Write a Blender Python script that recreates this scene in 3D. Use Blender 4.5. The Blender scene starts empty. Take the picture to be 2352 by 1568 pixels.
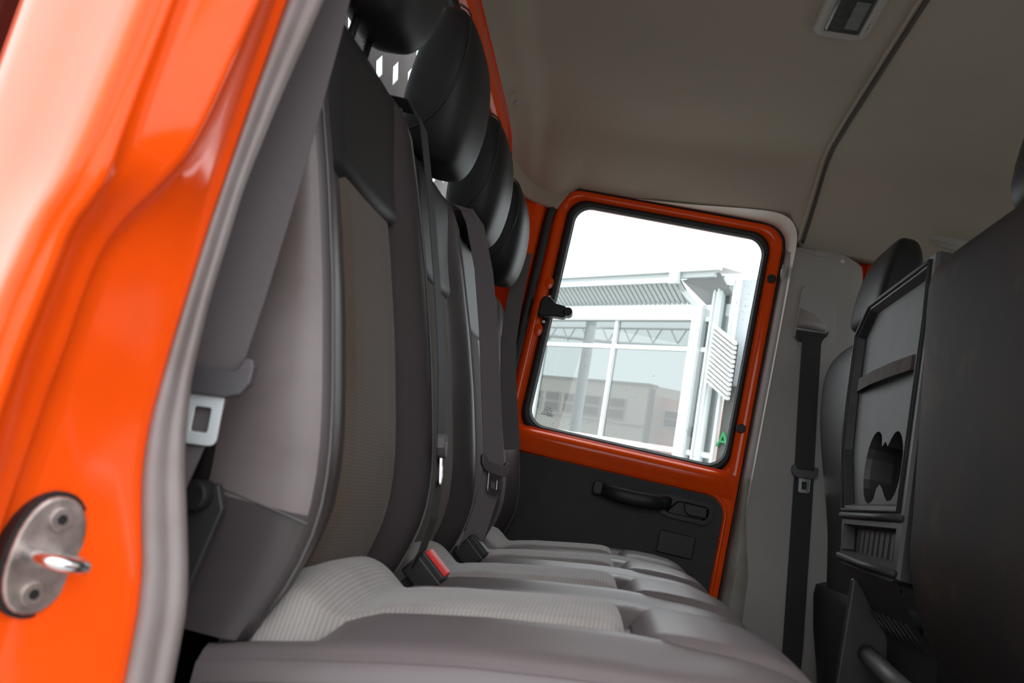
import bpy, bmesh, math, random
from mathutils import Vector, Matrix

random.seed(7)
SC = bpy.context.scene
COL = SC.collection

# ------------------------------------------------------------------ camera
CZ = 1.40                     # lens height above the yard
F_PX = 1900.0                 # focal length in pixels of the 2352 px wide frame
AX_X = Vector((0.9675, 0.2061, -0.1461))     # cab forward, seen in the camera (x right, y down, z ahead)
AX_Y = Vector((0.1074, 0.1881, 0.9763))      # across the cab
AX_Y.normalize()
AX_X = (AX_X - AX_X.dot(AX_Y) * AX_Y).normalized()
AX_Z = AX_X.cross(AX_Y)
cam = bpy.data.cameras.new('camera')
cam.sensor_fit = 'HORIZONTAL'
cam.sensor_width = 22.3
cam.lens = F_PX / 2352.0 * 22.3
cam.clip_start = 0.01
cam.clip_end = 400
cam.dof.use_dof = True
cam.dof.focus_distance = 2.05
cam.dof.aperture_fstop = 5.0
cam_o = bpy.data.objects.new('camera', cam)
COL.objects.link(cam_o)
m = Matrix.Identity(4)
for r, ax in enumerate((AX_X, AX_Y, AX_Z)):
    m[r][0], m[r][1], m[r][2] = ax.x, -ax.y, -ax.z
m[2][3] = CZ
cam_o.matrix_world = m
SC.camera = cam_o

# ------------------------------------------------------------------ sky, exposure
w = bpy.data.worlds.new('overcast_sky')
SC.world = w
w.use_nodes = True
bg = w.node_tree.nodes['Background']
bg.inputs[0].default_value = (0.93, 0.97, 1.0, 1)
bg.inputs[1].default_value = 1.0
SC.view_settings.view_transform = 'Standard'
SC.view_settings.look = 'None'
SC.view_settings.gamma = 1
SC.view_settings.use_curve_mapping = False
SC.view_settings.exposure = 1.62
SC.cycles.max_bounces = 12
SC.cycles.diffuse_bounces = 6
SC.cycles.transparent_max_bounces = 16
SC.cycles.caustics_reflective = False
SC.cycles.caustics_refractive = False

# ------------------------------------------------------------------ materials
def srgb(h):
    h = h.lstrip('#')
    out = []
    for i in (0, 2, 4):
        c = int(h[i:i+2], 16) / 255
        out.append(c / 12.92 if c <= 0.04045 else ((c + 0.055) / 1.055) ** 2.4)
    return tuple(out)

MATS = {}
def mat(name, col, rough=0.5, metal=0.0, spec=0.5, coat=0.0, noise=None, amount=0.25, col2=None, bump=0.0, bscale=400.0, ribs=None, stains=None, sheen=0.0):
    if name in MATS:
        return MATS[name]
    M = bpy.data.materials.new(name)
    M.use_nodes = True
    nt = M.node_tree
    L = nt.links.new
    P = nt.nodes['Principled BSDF']
    P.inputs['Base Color'].default_value = (*col, 1)
    P.inputs['Roughness'].default_value = rough
    P.inputs['Metallic'].default_value = metal
    P.inputs['Specular IOR Level'].default_value = spec
    P.inputs['Coat Weight'].default_value = coat
    P.inputs['Coat Roughness'].default_value = 0.06
    if sheen:
        P.inputs['Sheen Weight'].default_value = sheen
    tc = nt.nodes.new('ShaderNodeTexCoord')
    src = None
    if noise:
        n = nt.nodes.new('ShaderNodeTexNoise')
        n.inputs['Scale'].default_value = noise
        n.inputs['Detail'].default_value = 5
        L(tc.outputs['Object'], n.inputs['Vector'])
        rmp = nt.nodes.new('ShaderNodeValToRGB')
        rmp.color_ramp.elements[0].position = 0.35
        rmp.color_ramp.elements[1].position = 0.7
        c2 = col2 or tuple(c * (1 - amount) for c in col)
        rmp.color_ramp.elements[0].color = (*col, 1)
        rmp.color_ramp.elements[1].color = (*c2, 1)
        L(n.outputs['Fac'], rmp.inputs['Fac'])
        src = rmp.outputs['Color']
    if stains:                         # (colour, scale, threshold)
        sc_, ss, th = stains
        n = nt.nodes.new('ShaderNodeTexNoise')
        n.inputs['Scale'].default_value = ss
        n.inputs['Detail'].default_value = 8
        n.inputs['Roughness'].default_value = 0.7
        L(tc.outputs['Object'], n.inputs['Vector'])
        rmp = nt.nodes.new('ShaderNodeValToRGB')
        rmp.color_ramp.elements[0].position = th
        rmp.color_ramp.elements[1].position = th + 0.1
        rmp.color_ramp.elements[0].color = (0, 0, 0, 1)
        rmp.color_ramp.elements[1].color = (1, 1, 1, 1)
        L(n.outputs['Fac'], rmp.inputs['Fac'])
        mx = nt.nodes.new('ShaderNodeMix')
        mx.data_type = 'RGBA'
        if src:
            L(src, mx.inputs[6])
        else:
            mx.inputs[6].default_value = (*col, 1)
        mx.inputs[7].default_value = (*sc_, 1)
        L(rmp.outputs['Color'], mx.inputs[0])
        src = mx.outputs[2]
    if ribs:                           # (axis 0/1/2, spacing, dark factor)
        ax, sp, dk = ribs
        sx = nt.nodes.new('ShaderNodeSeparateXYZ')
        L(tc.outputs['Object'], sx.inputs[0])
        mu = nt.nodes.new('ShaderNodeMath'); mu.operation = 'MULTIPLY'
        mu.inputs[1].default_value = 2 * math.pi / sp
        L(sx.outputs[ax], mu.inputs[0])
        si = nt.nodes.new('ShaderNodeMath'); si.operation = 'SINE'
        L(mu.outputs[0], si.inputs[0])
        mr = nt.nodes.new('ShaderNodeMapRange')
        mr.inputs[1].default_value = -1; mr.inputs[2].default_value = 0.4
        mr.inputs[3].default_value = dk; mr.inputs[4].default_value = 1.0
        L(si.outputs[0], mr.inputs[0])
        mx = nt.nodes.new('ShaderNodeMix'); mx.data_type = 'RGBA'; mx.blend_type = 'MULTIPLY'
        mx.inputs[0].default_value = 1
        if src:
            L(src, mx.inputs[6])
        else:
            mx.inputs[6].default_value = (*col, 1)
        L(mr.outputs[0], mx.inputs[7])
        src = mx.outputs[2]
        bp = nt.nodes.new('ShaderNodeBump')
        bp.inputs['Strength'].default_value = 0.6
        bp.inputs['Distance'].default_value = 0.001
        L(mr.outputs[0], bp.inputs['Height'])
        L(bp.outputs[0], P.inputs['Normal'])
    if src:
        L(src, P.inputs['Base Color'])
    if bump:
        n = nt.nodes.new('ShaderNodeTexNoise')
        n.inputs['Scale'].default_value = bscale
        n.inputs['Detail'].default_value = 3
        L(tc.outputs['Object'], n.inputs['Vector'])
        bp = nt.nodes.new('ShaderNodeBump')
        bp.inputs['Strength'].default_value = bump
        bp.inputs['Distance'].default_value = 0.002
        L(n.outputs['Fac'], bp.inputs['Height'])
        L(bp.outputs[0], P.inputs['Normal'])
    MATS[name] = M
    return M

def glass(name, tint=(1, 1, 1), refl=0.08, rough=0.0):
    M = bpy.data.materials.new(name)
    M.use_nodes = True
    nt = M.node_tree
    nt.nodes.remove(nt.nodes['Principled BSDF'])
    t = nt.nodes.new('ShaderNodeBsdfTransparent'); t.inputs[0].default_value = (*tint, 1)
    g = nt.nodes.new('ShaderNodeBsdfGlossy'); g.inputs['Roughness'].default_value = rough
    mx = nt.nodes.new('ShaderNodeMixShader'); mx.inputs[0].default_value = refl
    out = nt.nodes['Material Output']
    nt.links.new(t.outputs[0], mx.inputs[1]); nt.links.new(g.outputs[0], mx.inputs[2])
    nt.links.new(mx.outputs[0], out.inputs[0])
    return M

PAINT = mat('orange_paint', (0.95, 0.088, 0.005), 0.13, spec=0.3, noise=30, amount=0.06)
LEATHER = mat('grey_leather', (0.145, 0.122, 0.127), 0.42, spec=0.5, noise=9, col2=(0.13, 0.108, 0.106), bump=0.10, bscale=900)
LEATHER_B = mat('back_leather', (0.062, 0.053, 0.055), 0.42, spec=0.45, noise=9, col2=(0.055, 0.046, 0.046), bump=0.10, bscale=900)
SIDE = mat('side_vinyl', (0.205, 0.172, 0.172), 0.45, noise=6, col2=(0.125, 0.100, 0.094), stains=((0.30, 0.24, 0.18), 22.0, 0.74), bump=0.1, bscale=700)
GRIP = mat('grey_grip', (0.075, 0.07, 0.075), 0.45)
SATIN = mat('satin_plate', (0.80, 0.86, 0.88), 0.35, metal=0.35)
LEATHER_D = mat('dark_leather', (0.021, 0.0205, 0.021), 0.48, spec=0.22, bump=0.10, bscale=900)
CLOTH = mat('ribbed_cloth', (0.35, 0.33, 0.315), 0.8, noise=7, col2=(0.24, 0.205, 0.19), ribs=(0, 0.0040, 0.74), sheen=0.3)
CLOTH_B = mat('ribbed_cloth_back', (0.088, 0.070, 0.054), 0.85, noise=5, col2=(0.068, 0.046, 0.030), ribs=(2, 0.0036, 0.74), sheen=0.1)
PIPING = mat('piping', (0.10, 0.095, 0.093), 0.5)
HEADLINER = mat('headliner_cloth', (0.42, 0.365, 0.30), 0.95, noise=3, col2=(0.38, 0.345, 0.275), stains=((0.15, 0.125, 0.10), 6.0, 0.74), bump=0.25, bscale=1400)
TRIM = mat('grey_plastic', (0.34, 0.315, 0.30), 0.6, noise=4, amount=0.12, stains=((0.17, 0.13, 0.09), 7.0, 0.70), bump=0.1, bscale=900)
TRIM_L = mat('light_plastic', (0.42, 0.40, 0.37), 0.55, noise=10, amount=0.1)
RUBBER = mat('black_rubber', (0.012, 0.012, 0.013), 0.55)
RUBBER_G = mat('weathered_rubber', (0.27, 0.235, 0.238), 0.5, noise=14, col2=(0.20, 0.165, 0.15))
PLASTIC = mat('black_plastic', (0.016, 0.016, 0.017), 0.45, spec=0.3, bump=0.08, bscale=1200)
PANEL = mat('door_card', (0.042, 0.040, 0.041), 0.75, noise=20, amount=0.12, bump=0.1, bscale=1000)
WEB = mat('belt_webbing', (0.022, 0.021, 0.022), 0.7, ribs=(2, 0.0012, 0.8))
WEB_G = mat('belt_webbing_grey', (0.115, 0.100, 0.104), 0.7)
CHROME = mat('bright_steel', (0.75, 0.75, 0.76), 0.22, metal=1.0)
STEEL = mat('worn_steel', (0.68, 0.62, 0.58), 0.48, metal=1.0, noise=60, amount=0.5)
RED = mat('red_button', (0.70, 0.02, 0.015), 0.4)
SHELL = mat('worn_grey_plastic', (0.045, 0.043, 0.043), 0.55, spec=0.25, noise=16, col2=(0.030, 0.029, 0.029), stains=((0.13, 0.075, 0.04), 14.0, 0.72), bump=0.15, bscale=500)
SHELL_D = mat('dark_plastic', (0.030, 0.029, 0.030), 0.5, noise=20, amount=0.3, stains=((0.10, 0.06, 0.035), 12.0, 0.72))
VINYL = mat('scuffed_vinyl', (0.022, 0.019, 0.019), 0.65, spec=0.12, noise=7, col2=(0.035, 0.026, 0.022), stains=((0.060, 0.040, 0.030), 4.5, 0.56), bump=0.1, bscale=700)
STRAP = mat('elastic_strap', (0.085, 0.055, 0.038), 0.8, noise=30, col2=(0.03, 0.025, 0.022), ribs=(2, 0.004, 0.5))
MAROON = mat('maroon_steel', (0.045, 0.012, 0.012), 0.5)
GALV = mat('grey_sheet', (0.23, 0.26, 0.26), 0.55, noise=12, amount=0.25)
WHITE_M = mat('white_metal', (0.66, 0.70, 0.70), 0.4)
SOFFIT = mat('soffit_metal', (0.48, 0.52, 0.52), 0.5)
LOUVRE = mat('louvre_metal', (0.64, 0.66, 0.64), 0.5)
BEIGE = mat('beige_render', (0.64, 0.57, 0.48), 0.9, noise=0.7, amount=0.12)
PINK = mat('pink_render', (0.72, 0.46, 0.40), 0.9)
CONC = mat('yard_concrete', (0.42, 0.41, 0.39), 0.9, noise=0.8, amount=0.2)
DARKW = mat('dark_wall', (0.10, 0.10, 0.09), 0.8)
GREEN = mat('green_letter', (0.015, 0.26, 0.08), 0.5)
WINPANE = mat('old_window', (0.10, 0.09, 0.05), 0.4, spec=0.2)
PANE = glass('clear_pane', (0.96, 0.985, 0.98), 0.05)
FACADE = glass('facade_glass', (0.175, 0.20, 0.195), 0.10)
REARPANE = glass('rear_pane', (0.80, 0.86, 0.87), 0.05)
SCREEN = glass('added_tint_screen', (0.30, 0.33, 0.32), 0.05)  # tint added to cut the light coming in from the front
LENS = mat('lamp_lens', (0.05, 0.06, 0.055), 0.12, noise=80, amount=0.4, spec=0.6)
INK = mat('etched_mark', (0.05, 0.06, 0.06), 0.7)
DROP = mat('dried_drop', (0.75, 0.78, 0.80), 0.4)

# ------------------------------------------------------------------ helpers
ROOTLOC = {}

def finish(o, smooth, bevel, subsurf, solid, bseg=2):
    if smooth:
        for p in o.data.polygons:
            p.use_smooth = True
    if solid:
        md = o.modifiers.new('solid', 'SOLIDIFY'); md.thickness = solid; md.offset = 0
    if bevel:
        md = o.modifiers.new('bevel', 'BEVEL'); md.width = bevel; md.segments = bseg; md.limit_method = 'ANGLE'; md.angle_limit = math.radians(40)
        md.harden_normals = False
    if subsurf:
        md = o.modifiers.new('sub', 'SUBSURF'); md.levels = subsurf; md.render_levels = subsurf

def mk(name, verts, faces, material, root=None, smooth=False, bevel=0, subsurf=0, solid=0, loc=None, bseg=2, fix=True):  # cab positions from image pixels, rescaled about the camera to suit belt webbing width
    """one mesh object from cab coordinates (lens at 0,0,0)"""
    vs = [Vector(v) for v in verts]
    if root is not None:
        base = ROOTLOC[root.name]
    else:
        if loc is None:
            xs = [v.x for v in vs]; ys = [v.y for v in vs]; zs = [v.z for v in vs]
            loc = ((min(xs)+max(xs))/2, (min(ys)+max(ys))/2, min(zs))
        base = Vector(loc)
    me = bpy.data.meshes.new(name)
    me.from_pydata([v - base for v in vs], [], faces)
    if fix:
        bm = bmesh.new(); bm.from_mesh(me)
        bmesh.ops.recalc_face_normals(bm, faces=bm.faces)
        bm.to_mesh(me); bm.free()
    me.materials.append(material)
    o = bpy.data.objects.new(name, me)
    COL.objects.link(o)
    if root is not None:
        o.parent = root
    else:
        o.location = base + Vector((0, 0, CZ))
    ROOTLOC[o.name] = base
    finish(o, smooth, bevel, subsurf, solid, bseg)
    return o

def empty(name, loc):
    o = bpy.data.objects.new(name, None)
    o.empty_display_size = 0.05
    COL.objects.link(o)
    o.location = Vector(loc) + Vector((0, 0, CZ))
    ROOTLOC[o.name] = Vector(loc)
    return o

def tag(o, label, cat, group=None):
    o['label'] = label; o['category'] = cat
    if group: o['group'] = group
    return o

def struct(o, label=None):
    o['kind'] = 'structure'
    if label: o['label'] = label
    return o

def grid(rows, closed=False, cap=False):
    n = len(rows[0])
    vs = [p for r in rows for p in r]
    fs = []
    for i in range(len(rows) - 1):
        for j in range(n if closed else n - 1):
            k = (j + 1) % n
            fs.append((i*n+j, i*n+k, (i+1)*n+k, (i+1)*n+j))
    if cap:
        fs.append(tuple(range(n)))
        fs.append(tuple((len(rows)-1)*n + j for j in range(n)))
    return vs, fs

def box(a, b):
    (x0, y0, z0), (x1, y1, z1) = a, b
    v = [(x0,y0,z0),(x1,y0,z0),(x1,y1,z0),(x0,y1,z0),(x0,y0,z1),(x1,y0,z1),(x1,y1,z1),(x0,y1,z1)]
    f = [(0,3,2,1),(4,5,6,7),(0,1,5,4),(1,2,6,5),(2,3,7,6),(3,0,4,7)]
    return v, f

def obox(c, ax, ay, az):
    """box from centre and three half vectors"""
    c, ax, ay, az = map(Vector, (c, ax, ay, az))
    v = []
    for k in (-1, 1):
        for i, j in ((-1,-1),(1,-1),(1,1),(-1,1)):
            v.append(c + i*ax + j*ay + k*az)
    return v, [(0,3,2,1),(4,5,6,7),(0,1,5,4),(1,2,6,5),(2,3,7,6),(3,0,4,7)]

def join(*parts):
    V, F = [], []
    for v, f in parts:
        o = len(V); V += list(v); F += [tuple(i+o for i in q) for q in f]
    return V, F

def tube(path, r, n=8, cap=True):
    path = [Vector(p) for p in path]
    rows = []
    up = Vector((0.31, 0.2, 0.93))
    for i, p in enumerate(path):
        t = (path[min(i+1, len(path)-1)] - path[max(i-1, 0)]).normalized()
        a = t.cross(up)
        if a.length < 1e-3: a = t.cross(Vector((1, 0, 0)))
        a.normalize(); b = t.cross(a)
        rr_ = r[i] if isinstance(r, (list, tuple)) else r
        rows.append([p + rr_*(math.cos(2*math.pi*k/n)*a + math.sin(2*math.pi*k/n)*b) for k in range(n)])
    return grid(rows, True, cap)

def ribbon(path, wdir, width, thick=0.0014):
    """flat strap along a path; wdir is the width direction (vector or list)"""
    path = [Vector(p) for p in path]
    rows = []
    for i, p in enumerate(path):
        t = (path[min(i+1, len(path)-1)] - path[max(i-1, 0)]).normalized()
        wd = Vector(wdir[i] if isinstance(wdir, list) else wdir)
        wd = (wd - wd.dot(t)*t).normalized()
        nn = t.cross(wd)
        h = (width[i] if isinstance(width, list) else width) / 2
        rows.append([p - h*wd - thick/2*nn, p + h*wd - thick/2*nn, p + h*wd + thick/2*nn, p - h*wd + thick/2*nn])
    return grid(rows, True, True)

def rr(x0, x1, z0, z1, r, n=6):
    """rounded rectangle loop (a, b); r may be one radius or four (bl, br, tr, tl)"""
    R = r if isinstance(r, (list, tuple)) else (r, r, r, r)
    out = []
    for (cx, cz, a0, q) in ((x0+R[0], z0+R[0], 180, R[0]), (x1-R[1], z0+R[1], 270, R[1]), (x1-R[2], z1-R[2], 0, R[2]), (x0+R[3], z1-R[3], 90, R[3])):
        for k in range(n + 1):
            a = math.radians(a0 + 90*k/n)
            out.append((cx + q*math.cos(a), cz + q*math.sin(a)))
    return out

def loft_y(loops, closed_end=False):
    """loops of (x, z) with a y each"""
    rows = [[(x, y, z) for x, z in lp] for lp, y in loops]
    return grid(rows, True, closed_end)

def prism(poly, axis, a, b):
    """polygon in the plane across axis, from a to b"""
    def put(p, t):
        return {'x': (t, p[0], p[1]), 'y': (p[0], t, p[1]), 'z': (p[0], p[1], t)}[axis]
    n = len(poly)
    v = [put(p, a) for p in poly] + [put(p, b) for p in poly]
    f = [tuple(range(n)), tuple(range(2*n-1, n-1, -1))]
    f += [(i, (i+1) % n, n+(i+1) % n, n+i) for i in range(n)]
    return v, f

def holed(outer, holes, put):
    """flat face with holes -> verts, faces"""
    bm = bmesh.new()
    es = []
    for lp in [outer] + holes:
        vs = [bm.verts.new(put(p)) for p in lp]
        for i in range(len(vs)):
            es.append(bm.edges.new((vs[i], vs[(i+1) % len(vs)])))
    bmesh.ops.triangle_fill(bm, use_beauty=True, use_dissolve=False, edges=es)
    bm.verts.index_update()
    V = [v.co.copy() for v in bm.verts]
    Fa = [tuple(v.index for v in f.verts) for f in bm.faces]
    bm.free()
    return V, Fa

def lerp(a, b, t): return a + (b-a)*t
def ss(a, b, x):
    t = max(0, min(1, (x-a)/(b-a))); return t*t*(3-2*t)
def interp(tab, x):
    if x <= tab[0][0]: return tab[0][1]
    for (a, va), (b, vb) in zip(tab, tab[1:]):
        if x <= b:
            return lerp(va, vb, (x-a)/(b-a))
    return tab[-1][1]
def smooth_tab(tab, n):
    """Catmull-Rom resample of (z, x) pairs"""
    out = []
    for k in range(n):
        t = k/(n-1)*(len(tab)-1); i = min(int(t), len(tab)-2); u = t-i
        p = [Vector(tab[max(0, min(len(tab)-1, j))]) for j in (i-1, i, i+1, i+2)]
        q = 0.5*((2*p[1]) + (-p[0]+p[2])*u + (2*p[0]-5*p[1]+4*p[2]-p[3])*u*u + (-p[0]+3*p[1]-3*p[2]+p[3])*u**3)
        out.append(q)
    return out

def disc(c, r, n, axis, h):
    """short cylinder; axis vector, height h"""
    c = Vector(c); ax = Vector(axis).normalized()
    return tube([c, c + ax*h], r, n)

def copy_tree(o, shift, parent=None):
    c = o.copy(); COL.objects.link(c)
    if parent is None: c.location = o.location + Vector(shift)
    else: c.parent = parent
    for ch in list(o.children):
        copy_tree(ch, shift, c)
    return c

# ================================================================== SETTING
# ---- yard
yard = mk('ground', [(-40,-40,-CZ),(60,-40,-CZ),(60,60,-CZ),(-40,60,-CZ)], [(0,1,2,3)], CONC)
struct(yard, 'pale concrete yard around the truck')

FLOOR_Z = -0.47
fl = mk('floor', *box((-0.47, 0.50, FLOOR_Z-0.03), (1.25, 2.27, FLOOR_Z)), mat('floor_mat', (0.03, 0.03, 0.031), 0.8))
struct(fl, 'dark rubber mat on the cab floor')

# ---- ceiling (headliner): rear header, flat field, cove down to the doors
rowsX = [(-0.432, 0.884), (-0.424, 0.893), (-0.414, 0.901), (-0.404, 0.907), (-0.394, 0.9115), (-0.386, 0.915), (-0.380, 0.920), (-0.372, 0.929), (-0.364, 0.938), (-0.356, 0.945), (-0.348, 0.949), (-0.335, 0.951), (-0.30, 0.952)]
x = -0.25
while x < 1.06:
    rowsX.append((round(x, 3), 0.952)); x += 0.03
rowsX += [(1.10, 0.945), (1.16, 0.92), (1.20, 0.89)]
colsY = [(0.47, -0.125), (0.49, -0.10), (0.53, -0.055), (0.60, -0.018), (0.70, -0.003), (0.85, 0.0), (1.1, 0.003), (1.4, 0.004), (1.65, 0.002), (1.80, 0.0), (1.90, -0.002)]
cove = [(0.14, -0.001), (0.26, -0.004), (0.36, -0.010), (0.44, -0.020), (0.51, -0.034), (0.60, -0.052), (0.72, -0.073), (0.84, -0.092), (0.94, -0.106), (1.0, -0.113)]
def edge_y(x):
    return 2.236 - 0.090*ss(-0.08, 0.30, x) + 0.052*ss(0.31, 0.37, x)
def edge_z(x):
    return 0.843 - 0.066*ss(0.315, 0.375, x) - 0.05*ss(-0.27, -0.31, x)
def ceil_pt(x, zr, y, dz, q=None):
    return (x, y, zr + dz)
rows = []
for (x, zr) in rowsX:
    row = [(x, y, zr + dz*(0.35 if zr < 0.93 else 1)) for y, dz in colsY]
    ye, ze = edge_y(x), edge_z(x)
    zr0 = zr - 0.002
    for t, dz in cove:
        k = dz / -0.113
        row.append((x, lerp(1.90, ye, t), lerp(zr0, min(ze, zr0 - 0.02), k)))
    zl = row[-1][2]
    row.append((x, ye + 0.006, zl - 0.003))
    row.append((x, max(2.262, ye + 0.02), zl + 0.004))
    rows.append(row)
ceil_o = mk('ceiling', *grid(rows), HEADLINER, smooth=True)
struct(ceil_o, 'grey cloth headliner of the cab')
def roof_z(y): return interp([(0.47, 0.83), (0.53, 0.897), (0.6, 0.934), (0.7, 0.949), (1.4, 0.956), (1.9, 0.950)], y)
# outer roof skin
rf = mk('ceiling_roof_skin', *grid([[(x, 0.44, 0.86), (x, 0.50, 0.95), (x, 0.62, 0.985), (x, 1.4, 1.0), (x, 2.15, 0.985), (x, 2.25, 0.95), (x, 2.285, 0.85)] for x in (-0.47, -0.40, 0.4, 1.1, 1.25)]), PAINT, ceil_o, smooth=True, solid=0.004)
# groove strip across the headliner
seam_path = []
y = 0.55
while y < 1.90:
    seam_path.append((0.3615, y, roof_z(y) - 0.002)); y += 0.09
for t, dz in cove:
    k = dz/-0.113
    ye = edge_y(0.3615)
    seam_path.append((0.3615 + 0.012*t, lerp(1.90, ye, t) - 0.004*t, lerp(0.950, edge_z(0.3615), k) - 0.001))
sm = mk('trim_1', *tube(seam_path, 0.0045, 8), mat('seam_strip', (0.075, 0.062, 0.055), 0.8), smooth=True)
struct(sm, 'dark seam strip crossing the grey headliner')
lipA = [(p[0]-0.012, p[1], p[2]-0.0008) for p in seam_path]
mk('seam_welt', *tube(lipA, 0.004, 8), HEADLINER, sm, smooth=True)

# little plugs and screws in the headliner
for p in [(-0.405, 1.86, 0.885), (-0.41, 2.19, 0.845)]:
    mk('headliner_plug', *disc(p, 0.007, 14, (0.6, -0.35, -0.7), 0.004), TRIM, ceil_o, smooth=False, bevel=0.0012)

# ---- rear wall with the window opening
def yz_ring(loops, material, name, root=None, solid=0, smooth=True, bevel=0):
    rows = [[(x, a, b) for a, b in lp] for lp, x in loops]
    return mk(name, *grid(rows, True), material, root, smooth=smooth, solid=solid, bevel=bevel)
wr_out = rr(0.50, 2.24, -0.47, 0.93, 0.03)
wr_a = rr(0.78, 2.045, 0.34, 0.892, 0.09)
wr_b = rr(0.80, 2.025, 0.36, 0.872, 0.08)
wr_c = rr(0.815, 2.01, 0.375, 0.850, 0.07)
wr_d = rr(0.85, 1.975, 0.41, 0.828, 0.06)
wall_rear = yz_ring([(wr_out, -0.452), (wr_a, -0.448), (wr_b, -0.434), (wr_c, -0.438), (wr_d, -0.458), (wr_d, -0.475)], PAINT, 'wall_rear')
struct(wall_rear, 'orange painted rear wall of the cab')
mk('rear_board', *box((-0.4475, 0.61, FLOOR_Z), (-0.4445, 2.20, 0.36)), SHELL_D, wall_rear)
mk('rear_skin', *grid([[(-0.478, a, b) for a, b in lp] for lp in (wr_out, wr_d)], True), PAINT, wall_rear)
win1 = empty('window_1', (-0.466, 1.41, 0.40))
struct(win1, 'rear cab window behind the headrests')
s_a = rr(0.845, 1.98, 0.405, 0.833, 0.06); s_b = rr(0.875, 1.95, 0.435, 0.803, 0.05)
yz_ring([(s_a, -0.468), (s_a, -0.452), (s_b, -0.455), (s_b, -0.470)], RUBBER, 'window_seal', win1)
mk('pane', [(-0.463, a, b) for a, b in s_b], [tuple(range(len(s_b)))], REARPANE, win1)

# ---- far body side: rear pillar, sill, front door with its window
wf = empty('wall_far', (0.3, 2.25, FLOOR_Z))
struct(wf, 'far body side of the cab around the doors')
mk('rear_pillar', *grid([[( -0.455, 2.200, z), (-0.43, 2.215, z), (-0.395, 2.225, z), (-0.372, 2.228, z), (-0.362, 2.222, z), (-0.345, 2.224, z), (-0.334, 2.232, z), (-0.330, 2.262, z)] for z in (-0.47, -0.2, 0.1, 0.4, 0.6, 0.775)]), PAINT, wf, smooth=True)
mk('pillar_cap', *grid([[(-0.45, 2.06, 0.86), (-0.40, 2.165, 0.845), (-0.36, 2.20, 0.843), (-0.31, 2.222, 0.842), (-0.262, 2.232, 0.842)],
    [(-0.452, 2.075, 0.82), (-0.40, 2.178, 0.80), (-0.36, 2.206, 0.80), (-0.315, 2.222, 0.80), (-0.272, 2.230, 0.815)],
    [(-0.455, 2.09, 0.79), (-0.40, 2.188, 0.772), (-0.36, 2.212, 0.768), (-0.32, 2.223, 0.764), (-0.296, 2.230, 0.768)],
    [(-0.455, 2.11, 0.789), (-0.40, 2.20, 0.771), (-0.36, 2.222, 0.767), (-0.32, 2.238, 0.763), (-0.293, 2.242, 0.767)]]), HEADLINER, wf, smooth=True, subsurf=1)
mk('outer_sheet', *holed([(-0.47, -0.6), (1.25, -0.6), (1.25, 0.9), (-0.47, 0.9)], [rr(-0.250, 0.305, 0.15, 0.80, 0.05), rr(0.585, 1.10, 0.16, 0.78, 0.06)], lambda p: (p[0], 2.288, p[1])), PAINT, wf, solid=0.004)
fd = rr(0.578, 1.12, 0.14, 0.80, 0.06); fe = rr(0.562, 1.2, -0.45, 0.835, 0.06); ff = rr(0.595, 1.10, 0.165, 0.775, 0.05)
mk('front_door_frame', *loft_y([(fe, 2.275), (fe, 2.245), (fd, 2.235), (ff, 2.25), (ff, 2.285)]), PAINT, wf, smooth=True)
mk('front_door_card', *prism(rr(0.56, 1.18, -0.44, 0.10, 0.02), 'y', 2.225, 2.25), PANEL, wf)
mk('front_window_seal', *loft_y([(fd, 2.233), (ff, 2.24), (ff, 2.28)]), RUBBER, wf, smooth=True)
mk('front_pane', [(a, 2.272, b) for a, b in ff], [tuple(range(len(ff)))], SCREEN, wf)
mk('sill', *box((-0.46, 2.20, FLOOR_Z), (0.34, 2.25, -0.36)), PLASTIC, wf, bevel=0.01)

# ---- near body side in front of the open door (behind the photographer's right)
wn = empty('wall_near', (0.8, 0.5, FLOOR_Z))
struct(wn, 'near body side in front of the open doorway')
mk('front_side_sheet', *holed([(0.40, -0.55), (1.25, -0.55), (1.25, 0.88), (0.40, 0.88)], [rr(0.55, 1.10, 0.16, 0.78, 0.06)], lambda p: (p[0], 0.47, p[1])), PAINT, wn, solid=0.02)
fnw = rr(0.55, 1.10, 0.16, 0.78, 0.06)
mk('front_side_pane', [(a, 0.47, b) for a, b in fnw], [tuple(range(len(fnw)))], SCREEN, wn)
wfr = empty('wall_front', (1.25, 1.4, FLOOR_Z))
struct(wfr, 'front wall of the cab with the windscreen opening')
mk('scuttle', *box((1.12, 0.47, FLOOR_Z), (1.25, 2.28, 0.12)), PLASTIC, wfr, bevel=0.03)
mk('windscreen', [(1.24, 0.52, 0.12), (1.24, 2.23, 0.12), (1.20, 2.2, 0.90), (1.20, 0.55, 0.90)], [(0,1,2,3)], SCREEN, wfr)

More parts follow.
